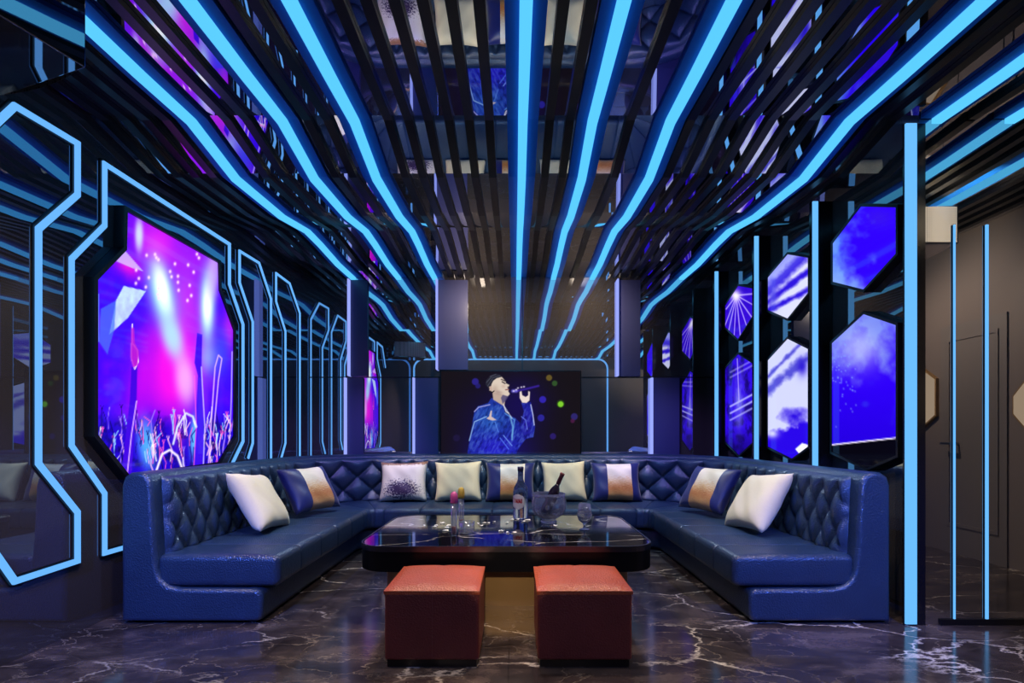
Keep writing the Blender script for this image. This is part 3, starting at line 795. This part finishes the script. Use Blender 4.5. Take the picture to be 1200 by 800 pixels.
top_i = [i for i, p in enumerate(seatp) if p[1] > .39]
prof2 = []
for i, p in enumerate(seatp):
    prof2.append(p)
    if i == 9:
        for q in (.75, .6, .45, .3): prof2.append((q, .392))
o = sweep_round(prof2, .02, STOT - .02, .04, [q for q in ss if .065 < q < STOT - .065], 'seat_cushion', seamfn)
# tufted backrest skin
P_, Q_ = .15, .27
PA = LA / 4                     # wider diamonds round the corners
KN = [0, L1, L1 + LA, L1 + LA + LB, L1 + 2 * LA + LB, STOT]
KP = [0]
for (a_, b_), pp in zip(zip(KN[:-1], KN[1:]), (P_, PA, P_, PA, P_)): KP.append(KP[-1] + (b_ - a_) / pp)
def phase(s): return float(np.interp(s, KN, KP))
H0, H1 = .37, .845
HT = .775                       # height of the top row of buttons
rows = list(np.linspace(H0, H1, 40)); sss = srange(.085, STOT - .085, .0105)
v = []; f = []
def tuft(s, h):
    hh = min(h, HT)
    ph_ = phase(s); a = ph_ + (hh - HT) / Q_; c = ph_ - (hh - HT) / Q_
    q = abs(math.sin(PI * a)) * abs(math.sin(PI * c))
    dsp = q ** .34
    if h > HT:
        k = min(1.0, (h - HT) / (H1 - HT)); dsp = abs(math.sin(PI * ph_)) ** (.6) * (1 - k) + .75 * k
    return dsp
for s in sss:
    for h in rows:
        edge = min(1, (h - H0) / .03, (H1 - h) / .03, (s - .085) / .02, (STOT - .085 - s) / .02); edge = max(0, edge) ** .5
        base = .19 + (.80 - h) * .05
        x, y = sp(s, base - .012 + edge * (0.012 + (.048 + .018 * np.interp(s, [L1 - .1, L1 + .15, L1 + LA - .15, L1 + LA + .1, L1 + LA + LB - .1, L1 + LA + LB + .15, STOT - L1 - .15, STOT - L1 + .1], [0, 1, 1, 0, 0, 1, 1, 0])) * tuft(s, h))); v.append((x, y, h))
nr = len(rows)
for i in range(len(sss) - 1):
    for j in range(nr - 1): f.append((i * nr + j, i * nr + j + 1, (i + 1) * nr + j + 1, (i + 1) * nr + j))
tb = MB().add(v, f)
back = tb.build('tufted_backrest', M['sofa'], sofa, smooth=True)
btn = MB().lathe([(.011, -.004), (.011, .004), (.008, .008), (0, .010)], (0, 0, 0), 10).build('tuft_button', M['sofa'], None, smooth=True)
first = True; far = MB()
for r in range(3):
    h = HT - r * Q_ / 2; q = (1.0 if r % 2 == 0 else .5)
    while q < KP[-1] - .6:
        s = float(np.interp(q, KP, KN)); q += 1.0
        if s < .12 or s > STOT - .12: continue
        d_ = .19 + (.80 - h) * .05 + .006
        x, y = sp(s, d_); x2, y2 = sp(s, d_ + .01); nv = Vector((x2 - x, y2 - y, 0)).normalized()
        if L1 + LA < s < L1 + LA + LB:        # the far straight row, mostly behind the cushions
            far.lathe([(.011, -.004), (.011, .004), (.008, .008), (0, .010)], (x, y, h), 8, nv.to_track_quat('Z', 'Y').to_matrix()); continue
        o = btn if first else btn.copy()
        if not first: COL.objects.link(o)
        first = False
        o.parent = back; o.location = Vector((x, y, h)) - wloc(back)
        o.rotation_euler = nv.to_track_quat('Z', 'Y').to_euler()
o = far.build('far_tuft_buttons', M['sofa'], back, smooth=True); o['kind'] = 'stuff'

# ------------------------------------------------------------------ cushions
def cushion(name, label, mat, center, right, up, w, h, th=.075, group=None, seed=0):
    """soft square pillow; right/up give its plane"""
    r = Vector(right).normalized(); u = Vector(up); u = (u - r * u.dot(r)).normalized(); nrm = r.cross(u)
    c = Vector(center); n = 26; v = []; f = []; uvs = []
    rr = random.Random(seed); ph = [rr.uniform(0, 6) for _ in range(6)]
    for side in (1, -1):
        for j in range(n + 1):
            for i in range(n + 1):
                a = -1 + 2 * i / n; b_ = -1 + 2 * j / n
                x = a * (1 - .09 * (1 - b_ * b_) * abs(a)); y = b_ * (1 - .09 * (1 - a * a) * abs(b_))
                t_ = ((1 - a ** 4) * (1 - b_ ** 4)) ** .55
                t_ *= 1 + .05 * math.sin(5 * a + ph[0]) * math.sin(4 * b_ + ph[1]) + .03 * math.sin(9 * a + 7 * b_ + ph[2])
                p = c + r * (x * w / 2) + u * (y * h / 2) + nrm * (side * th * t_)
                v.append(p); uvs.append((i / n, j / n))
    m = (n + 1) ** 2
    for sd in (0, 1):
        for j in range(n):
            for i in range(n):
                q = [sd * m + j * (n + 1) + i, sd * m + j * (n + 1) + i + 1, sd * m + (j + 1) * (n + 1) + i + 1, sd * m + (j + 1) * (n + 1) + i]
                f.append(tuple(q if sd == 0 else q[::-1]))
    loc = c - u * h / 2
    me = bpy.data.meshes.new(name); me.from_pydata([tuple(p - loc) for p in v], [], f)
    ul = me.uv_layers.new(name='UVMap')
    for lp in me.loops: ul.data[lp.index].uv = uvs[lp.vertex_index]
    bm = bmesh.new(); bm.from_mesh(me); bmesh.ops.remove_doubles(bm, verts=bm.verts, dist=1e-4); bmesh.ops.recalc_face_normals(bm, faces=bm.faces); bm.to_mesh(me); bm.free()
    me.polygons.foreach_set('use_smooth', [True] * len(me.polygons))
    me.materials.append(mat)
    o = bpy.data.objects.new(name, me); COL.objects.link(o); o.location = loc
    return tag(o, label, 'pillow', group)
PG = 'throw pillows along the sofa'
def back_pillow(px, label, mat, w, h, roll, seed):
    y = 5.345; x = (px - VX) * y / F
    cushion('throw_pillow', label, mat, (x, y, .40 + h * .47), (math.cos(roll), 0, math.sin(roll)), (-math.sin(roll), .33, 1), w, h, .085, PG, seed)
back_pillow(473, 'cream throw pillow mottled with purple sequins, at one end of the back row', M['sequin'], .50, .43, .02, 1)
back_pillow(537, 'plain cream throw pillow between the sequined pillow and the middle banded one', M['cream'], .49, .43, .03, 2)
back_pillow(598, 'navy throw pillow with gold band, partly behind the clear bottle', M['band'], .52, .42, 0, 3)
back_pillow(661, 'plain cream throw pillow behind the ice bucket', M['cream'], .46, .43, .03, 4)
back_pillow(722, 'navy gold-banded throw pillow ending the back row, past the ice bucket', M['band'], .52, .42, 0, 5)
def arm_pillow(p, rdir, up, label, mat, w, h, seed): cushion('throw_pillow', label, mat, p, rdir, up, w, h, .085, PG, seed)
arm_pillow((-1.87, 3.76, .605), (-.06, 1, -.10), (-.62, 0, 1), 'cream throw pillow on the arm of the sofa beneath the concert screen', M['cream'], .54, .47, 6)
arm_pillow((-1.80, 4.50, .615), (.36, .93, .0), (-.55, .20, 1), 'navy gold-banded throw pillow behind the cream one beneath the concert screen', M['band'], .54, .43, 7)
arm_pillow((1.77, 3.74, .605), (.06, -1, .10), (.62, 0, 1), 'cream throw pillow on the arm of the sofa beneath the hexagonal screens', M['cream'], .54, .47, 8)
arm_pillow((1.70, 4.48, .615), (.36, -.93, .0), (.55, .20, 1), 'navy gold-banded throw pillow behind the cream one beneath the hexagonal screens', M['band'], .54, .43, 9)

# ------------------------------------------------------------------ coffee table
def rr_poly(x0, x1, y0, y1, r, n=10):
    p = []
    for cx, cy, a0 in ((x1 - r, y0 + r, -PI / 2), (x1 - r, y1 - r, 0), (x0 + r, y1 - r, PI / 2), (x0 + r, y0 + r, PI)):
        for k in range(n + 1): a = a0 + PI / 2 * k / n; p.append((cx + r * math.cos(a), cy + r * math.sin(a)))
    return p
TX0, TX1, TY0, TY1, TH = -.925, .825, 2.94, 4.10, .45
t = thing('coffee_table', 'low black marble coffee table with rounded corners in the middle of the sofa', 'table', (-.05, 3.5, 0))
out = rr_poly(TX0, TX1, TY0, TY1, .18)
o = MB().prism(offset_poly(out, -.008), 'z', TH - .02, TH).build('table_top', M['table'], t, origin=(-.05, 3.5, TH))
o = MB().ring(out, offset_poly(out, -.008), 'z', TH - .03, TH + .003).build('rim', principled('dark_metal_rim', rgb(96, 92, 104), .3, 1.0), t)
o = MB().prism(offset_poly(out, -.004), 'z', TH - .145, TH - .03).build('apron', principled('black_gloss_apron', rgb(11, 11, 16), .3, spec=.2), t, smooth=True); sharp(o, 40)
o = MB().prism(rr_poly(-.84, .745, 3.27, 3.86, .12), 'z', 0, TH - .145).build('base', M['bronze'], t, smooth=True); sharp(o, 40)

# ------------------------------------------------------------------ stools
def stool(x0, lab):
    w = .445; y0 = 2.405; y1 = 2.845; x1 = x0 + w
    t = thing('cube_stool', lab, 'stool', (x0 + w / 2, (y0 + y1) / 2, 0), 'leather cube stools before the table')
    o = MB().box(x0 + .012, x1 - .012, y0 + .012, y1 - .012, 0, .045).build('plinth', M['black'], t)
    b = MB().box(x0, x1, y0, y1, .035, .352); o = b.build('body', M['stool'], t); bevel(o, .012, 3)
    sm = MB().box(x0 + w / 2 - .003, x0 + w / 2 + .003, y0 - .002, y0 + .01, .05, .35); sm.build('seam', M['stool'], t)
    n = 16; v = []; f = []
    for j in range(n + 1):
        for i in range(n + 1):
            a = -1 + 2 * i / n; c = -1 + 2 * j / n
            g = ((1 - a ** 6) * (1 - c ** 6)) ** .5
            seam = .004 * math.exp(-(a / .05) ** 2)
            v.append((x0 + w / 2 + a * (w / 2 + .003), (y0 + y1) / 2 + c * ((y1 - y0) / 2 + .003), .362 + .026 * g * (1 - .25 * (a * a + c * c)) - seam * g))
    for j in range(n):
        for i in range(n): f.append((j * (n + 1) + i, j * (n + 1) + i + 1, (j + 1) * (n + 1) + i + 1, (j + 1) * (n + 1) + i))
    bd = [i for i in range(n)] + [i * (n + 1) + n for i in range(n)] + [n * (n + 1) + n - i for i in range(n)] + [(n - i) * (n + 1) for i in range(n)]
    k0 = len(v)
    for i in bd: p = v[i]; v.append((p[0], p[1], .345))
    m = len(bd)
    for i in range(m): f.append((bd[i], k0 + i, k0 + (i + 1) % m, bd[(i + 1) % m]))
    f.append(tuple(range(k0, k0 + m)))
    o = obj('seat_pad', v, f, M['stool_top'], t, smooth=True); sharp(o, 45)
stool(-.612, 'rust leather cube stool before the table, on the concert screen side')
stool(.108, 'rust leather cube stool before the table, on the hexagonal screens side')

# ------------------------------------------------------------------ things on the table
TZ = TH + .001
def tpos(px, py): y = F * (CAM_H - TZ) / (py - VY); return ((px - VX) * y / F, y)
# clear bottle with a paper label
x, y = tpos(610, 607); 
t = thing('liquor_bottle', 'tall clear glass bottle with white and red paper label on the table', 'bottle', (x, y, TZ))
MB().lathe([(0, .0), (.052, .0), (.057, .008), (.057, .20), (.052, .235), (.030, .275), (.021, .30), (.020, .375), (.0, .375)], (x, y, TZ), 28).build('glass_body', M['liquid'], t, smooth=True)
MB().lathe([(.023, .362), (.023, .395), (.0, .396)], (x, y, TZ), 20).build('cap', principled('bottle_cap', rgb(70, 66, 96), .35, .6), t, smooth=True)
lab_m = principled('paper_label', rgb(226, 220, 222), .7)
v = []; f = []; na = 24
for j in range(9):
    hh = j / 8; z = .075 + .115 * hh; half = .95 * math.sqrt(max(0.05, 1 - (2 * hh - 1) ** 4))
    for i in range(na + 1): a = -PI / 2 - .45 + half * (2 * i / na - 1); v.append((x + .0582 * math.cos(a), y + .0582 * math.sin(a), TZ + z))
for j in range(8):
    for i in range(na): f.append((j * (na + 1) + i, j * (na + 1) + i + 1, (j + 1) * (na + 1) + i + 1, (j + 1) * (na + 1) + i))
pl = obj('paper_label', v, f, lab_m, t, smooth=True)
# red lettering strokes on the label
mb = MB(); rad = .0588
def arc_stroke(a0, z0, a1, z1, w):
    q = []
    dx, dz = (a1 - a0) * rad, z1 - z0; L = math.hypot(dx, dz); nx, nz = -dz / L * w / 2, dx / L * w / 2
    for a, z in ((a0, z0), (a1, z1)):
        for s_ in (1, -1): aa = a + s_ * nx / rad; q.append((x + rad * math.cos(aa), y + rad * math.sin(aa), TZ + z + s_ * nz))
    mb.add(q, [(0, 1, 3, 2)])
a = -PI / 2 - 1.0
for k, g in enumerate(['C', 'I', 'N', 'O', 'N', 'O']):
    w_ = .2; z0, z1 = .125, .155
    S = {'C': [(0, 1, 1, 1), (0, 0, 0, 1), (0, 0, 1, 0)], 'I': [(.5, 0, .5, 1)], 'N': [(0, 0, 0, 1), (0, 1, 1, 0), (1, 0, 1, 1)], 'O': [(0, 0, 0, 1), (1, 0, 1, 1), (0, 0, 1, 0), (0, 1, 1, 1)]}[g]
    S = S[: 3 if k % 2 else 2]           # only illegible strokes can be made out
    for (u0, v0, u1, v1) in S: arc_stroke(a + u0 * w_ * .7, z0 + v0 * (z1 - z0), a + u1 * w_ * .7, z0 + v1 * (z1 - z0), .006)
    a += w_
mb.build('lettering', principled('red_print', rgb(190, 30, 40), .6), pl)
# ice bucket with bottle
x, y = tpos(643, 612)
t = thing('ice_bucket', 'wide faceted clear glass ice bucket on the black table', 'bucket', (x, y, TZ))
pr = [(0, 0), (.055, 0), (.06, .01), (.045, .022), (.06, .035), (.10, .06), (.122, .10), (.124, .14), (.115, .185), (.118, .215), (.112, .216), (.108, .186), (.115, .14), (.112, .102), (.09, .07), (.05, .05), (0, .045)]
MB().lathe(pr, (x, y, TZ), 56, None, (14, .03)).build('bowl', M['bucket'], t, smooth=True)
ax = Vector((.46, .1, 1)).normalized(); mt = ax.to_track_quat('Z', 'Y').to_matrix()
b0 = Vector((x - .03, y - .005, TZ + .065))
t2 = thing('wine_bottle', 'dark wine bottle with red foil neck leaning in the ice bucket', 'bottle', tuple(b0))
MB().lathe([(0, 0), (.036, .002), (.038, .01), (.038, .17), (.030, .20), (.016, .225), (.0145, .24)], b0, 24, mt).build('glass_body', principled('wine_glass_black', rgb(34, 20, 40), .12), t2, smooth=True)
MB().lathe([(.0155, .238), (.0155, .31), (.0175, .312), (.0175, .325), (0, .326)], b0, 20, mt).build('foil_neck', principled('red_foil', rgb(150, 84, 84), .35, .5), t2, smooth=True)
for k in range(9):
    a = k * 2.4; r_ = .03 + .05 * ((k * 37) % 10) / 10
    cx_, cy_ = x + r_ * math.cos(a) + .02, y + r_ * math.sin(a); cz_ = TZ + .085 + .03 * (k % 3)
    if cx_ < x + .02 and abs(cy_ - y) < .05: cx_ = x + .06
    mb = MB(); rm = Matrix.Rotation(k, 3, 'X') @ Matrix.Rotation(k * 1.7, 3, 'Z')
    mb.box(-.012, .012, -.012, .012, -.012, .012); mb.v = [tuple(rm @ Vector(p) + Vector((cx_, cy_, cz_))) for p in mb.v]
    o = mb.build('ice_cube', M['glass'], None, origin=(cx_, cy_, cz_)); tag(o, 'clear ice cube heaped inside the glass ice bucket', 'ice cube', 'ice cubes in the bucket')
# stemmed glass
x, y = tpos(685, 620)
t = thing('stemmed_glass', 'short stemmed tulip glass standing beside the ice bucket', 'glass', (x, y, TZ))
MB().lathe([(0, .0), (.034, .0), (.034, .004), (.010, .010), (.007, .03), (.014, .042), (.040, .062), (.050, .09), (.048, .12), (.038, .175), (.036, .175), (.046, .12), (.0475, .092), (.037, .066), (.012, .05), (0, .048)], (x, y, TZ), 32).build('bowl', M['bucket'], t, smooth=True)
# test-tube shooters
def tube(px, py, capc, capname, lab):
    x, y = tpos(px, py)
    t = thing('shooter_tube', lab, 'tube', (x, y, TZ), 'capped shooter tubes on the table')
    MB().lathe([(0, 0), (.016, .0), (.020, .012), (.020, .215), (.017, .215), (.017, .014), (0, .008)], (x, y, TZ), 20).build('tube_glass', M['glass'], t, smooth=True)
    MB().lathe([(0, .009), (.0155, .012), (.0155, .055), (0, .057)], (x, y, TZ), 16).build('filling', principled('rusty_filling', rgb(150, 70, 50), .6), t, smooth=True)
    MB().lathe([(.022, .205), (.025, .212), (.024, .25), (.020, .268), (.010, .278), (0, .28)], (x, y, TZ), 24).build('cap', principled(capname, capc, .4), t, smooth=True)
tube(532, 627, rgb(214, 92, 160), 'pink_cap', 'slim glass tube with a pink cap on the table')
tube(540.5, 618, rgb(224, 190, 76), 'yellow_cap', 'slim glass tube with a yellow cap, just behind the pink-capped one')
x, y = tpos(547, 624)
o = MB().lathe([(0, 0), (.044, 0), (.050, .012), (.052, .075), (.047, .075), (.043, .02), (0, .014)], (x, y, TZ), 40, None, (10, .03)).build('cut_glass_tumbler', M['glass'], None, True, origin=(x, y, TZ))
tag(o, 'low cut glass tumbler beside the capped tubes on the table', 'glass')
# petals
pet = [(519, 613), (522, 622), (564, 616), (572, 613), (579, 611.5), (594, 612.5), (589, 622), (595, 624), (606, 606), (613, 611), (618, 609.5), (651, 616), (511, 616), (498, 616), (509, 617.5), (518, 613), (523, 618.5), (586, 622.5), (602, 624), (567, 613), (561, 613.5), (526, 616), (600, 609)]
for k, (px, py) in enumerate(pet):
    x, y = tpos(px, py); r_ = random.uniform(.010, .019); a0 = random.uniform(0, 6)
    v = []; f = []; n = 10
    if min((x - q[0]) ** 2 + (y - q[1]) ** 2 for q in (tpos(610, 607), tpos(532, 627), tpos(540.5, 618), tpos(547, 624))) < .004: y -= .10
    v.append((x, y, TZ + .001))
    for i in range(n):
        a = 2 * PI * i / n; rx = r_ * (1.5 if i % 2 else 1.25); X = rx * math.cos(a); Y = .62 * rx * math.sin(a)
        v.append((x + X * math.cos(a0) - Y * math.sin(a0), y + X * math.sin(a0) + Y * math.cos(a0), TZ + 0.002 + .006 * abs(math.sin(a + .6))))
    for i in range(n): f.append((0, 1 + i, 1 + (i + 1) % n))
    o = obj('petal', v, f, M['petal'], None, True, origin=(x, y, TZ)); tag(o, 'small curled white petal scattered on the black table top', 'petal', 'white petals scattered on the table')

# ------------------------------------------------------------------ loudspeakers
def speaker(corner, da, la, db, lb, z0, z1, lab, grille_on):
    """corner = inner far bottom corner; da points towards the camera end, db along the grille"""
    c = Vector((corner[0], corner[1], 0)); a = Vector((da[0], da[1], 0)).normalized(); b_ = Vector((db[0], db[1], 0)).normalized()
    q = [c, c + a * la, c + a * la + b_ * lb, c + b_ * lb]
    ctr = sum(q, Vector()) / 4
    t = thing('loudspeaker', lab, 'speaker', (ctr.x, ctr.y, z0))
    o = MB().prism([(p.x, p.y) for p in q], 'z', z0, z1).build('cabinet', M['speaker'], t); bevel(o, .004, 2)
    g0 = c + b_ * .012 - a * .002; g1 = c + b_ * (lb - .012) - a * .002
    mb = MB(); n = 10; v = []
    for i in range(n + 1):
        w = i / n; p = g0.lerp(g1, w) - a * (.03 * math.sin(PI * w))
        v += [(p.x, p.y, z0 + .012), (p.x, p.y, z1 - .012)]
    v += [(g0.x, g0.y, z0 + .012), (g0.x, g0.y, z1 - .012), (g1.x, g1.y, z0 + .012), (g1.x, g1.y, z1 - .012)]
    f = [(2 * i, 2 * i + 1, 2 * i + 3, 2 * i + 2) for i in range(n)]
    mb.add(v, f); mb.build('grille', M['grille'], t, smooth=True)
    MB().box(ctr.x - .06, ctr.x + .06, ctr.y - .06, ctr.y + .06, z1 - .002, z1 + .008).build('bracket', M['black'], t)
speaker((-1.70, 2.03), (-.32, -.95), .40, (-.95, .32), .60, 2.55, 2.845, 'black glossy loudspeaker hung in the upper left corner', True)
speaker((3.39, 1.99), (.12, -1), .40, (-1, -.12), .60, 2.55, 2.845, 'loudspeaker with pale perforated grille mirrored beside the tallest lit post', True)

# warm hexagonal lamps on the entry side wall (seen in the entry mirror)
def hexlamp(y0, y1, z0, z1, lab):
    q = [(y0, z0 + .1), ((y0 + y1) / 2, z0), (y1, z0 + .1), (y1, z1 - .1), ((y0 + y1) / 2, z1), (y0, z1 - .1)]
    t = thing('hexagonal_wall_lamp', lab, 'lamp', (XE, (y0 + y1) / 2, z0), 'warm wall lamps at the entry')
    MB().prism(offset_poly(q, .015), 'x', XE - .03, XE - .001).build('frame', M['bronze'], t)
    MB().prism(q, 'x', XE - .036, XE - .03).build('diffuser', M['lamp'], t)
hexlamp(.72, 1.0, 1.18, 1.72, 'warm hexagonal lamp mirrored next to the tallest lit post')
hexlamp(1.78, 1.95, 1.16, 1.5, 'small warm hexagonal lamp mirrored at the edge of the entry mirror')

# ------------------------------------------------------------------ overhead spots and added unseen fills
def spot(name, loc, target, power, col, ang, blend_=.6, size=.05):
    ld = bpy.data.lights.new(name, 'SPOT'); ld.energy = power; ld.color = col[:3]; ld.spot_size = math.radians(ang); ld.spot_blend = blend_; ld.shadow_soft_size = size
    o = bpy.data.objects.new(name, ld); COL.objects.link(o); o.location = loc
    o.rotation_euler = (Vector(target) - Vector(loc)).to_track_quat('-Z', 'Y').to_euler(); return o
WARM = (1.0, .80, .60); NEUT = (1.0, .87, .66); BLUE = (.12, .22, 1.0); VIO = (.35, .22, 1.0)
for x in (-.39, .33):
    spot('overhead_spot', (x, 2.95, 2.75), (x, 2.7, .3), 70, (1.0, .70, .38), 42, .8)
    spot('stool_fill', (x * 1.6, -.1, 1.5), (x, 2.4, .2), 9, (1.0, .8, .75), 24, .8, 0)  # added warm fill from the camera side, brightens the stool fronts
    spot('blue_fill', (x * .3, 4.9, 2.7), (x, 2.6, .38), 34, (.5, .5, 1.0), 22, .8, 0)  # added spots from behind, for violet glints on the stool tops
spot('overhead_spot', (-.05, 3.3, 2.75), (-.05, 3.5, 0), 110, WARM, 80, .8, .09)
spot('base_fill', (-.05, .3, 1.3), (-.03, 3.3, .15), 120, (1.0, .80, .5), 12, .8, 0)  # added narrow unseen spot that brightens the bronze base
for x in (-1.15, -.58, -.05, .51, 1.05): spot('overhead_spot', (x, 4.5, 2.72), (x, 5.36, .55), 150, NEUT, 26, .9, 0)
for sx in (-1, 1):
    spot('overhead_spot', (sx * 1.15 - .05, 3.5, 2.75), (sx * 1.85 - .05, 3.75, .55), 105, NEUT, 28, .9)
    spot('overhead_spot', (sx * 1.15 - .05, 4.2, 2.75), (sx * 1.8 - .05, 4.5, .55), 95, NEUT, 26, .9)
    spot('overhead_spot', (sx * 1.55, 2.4, 2.7), (sx * 1.3, 2.6, 0), 90, WARM, 90, .9)  # added warm fill over the floor
    spot('overhead_spot', (sx * .9, 5.1, 2.72), (sx * 1.6, 3.9, .3), 130, (.6, .78, 1.0), 70, .9, .02)  # added cool fill for the seat tops
    spot('blue_fill', (sx * 1.9, .1, 2.2), (sx * 1.9, 3.0, .3), 620, (.05, .14, 1.0), 34, .9, 0)  # added unseen blue fill on the sofa ends, from beside the camera
    spot('blue_fill', (sx * .9, 4.2, 2.75), (sx * 1.75, 5.5, .7), 170, VIO, 50, .8, 0)  # added violet fill on the tufted corners
    spot('blue_fill', (sx * 1.2, 2.6, 2.7), (sx * 2.2, 3.5, .7), 95, (.25, .35, 1.0), 50, .8, 0)  # added blue fill along the sofa arms
    spot('side_wall_fill', (sx * 1.2, .9, 2.6), (sx * 2.43, 2.3, .5), 100, WARM, 80, .9, 0)  # added unseen warm fill to lift the side walls
    spot('back_haze_fill', (.2 + sx * .62, 5.25, 2.68), (.2 + sx * .62, 5.92, 2.42), 42, WARM, 120, 1.0, 0)  # added warm spots that make the haze on the back wall
spot('blue_fill', (0, 3.9, 2.72), (0, 5.7, .7), 105, (.06, .45, 1.0), 90, .8, 0)  # added blue fill for the back of the sofa
spot('blue_fill', (0, .2, 2.6), (0, 2.6, .0), 60, (.2, .25, 1.0), 80, .8, 0)  # added blue fill over the foreground
spot('entry_fill', (2.9, 1.0, 2.7), (4.05, 1.6, 1.0), 85, WARM, 130, 1.0, 0)  # added unseen fill for the plain entry walls
spot('entry_fill', (3.2, 2.85, 2.5), (3.3, 2.0, 2.70), 130, NEUT, 70, .8, 0)  # added unseen spot that brightens the speaker grille

w = bpy.data.worlds.new('world'); scene.world = w; w.use_nodes = True
w.node_tree.nodes['Background'].inputs[0].default_value = (.05, .08, .2, 1); w.node_tree.nodes['Background'].inputs[1].default_value = .05
scene.cycles.max_bounces = 10; scene.cycles.glossy_bounces = 6; scene.cycles.sample_clamp_indirect = 4.0
scene.cycles.caustics_reflective = False; scene.cycles.caustics_refractive = False
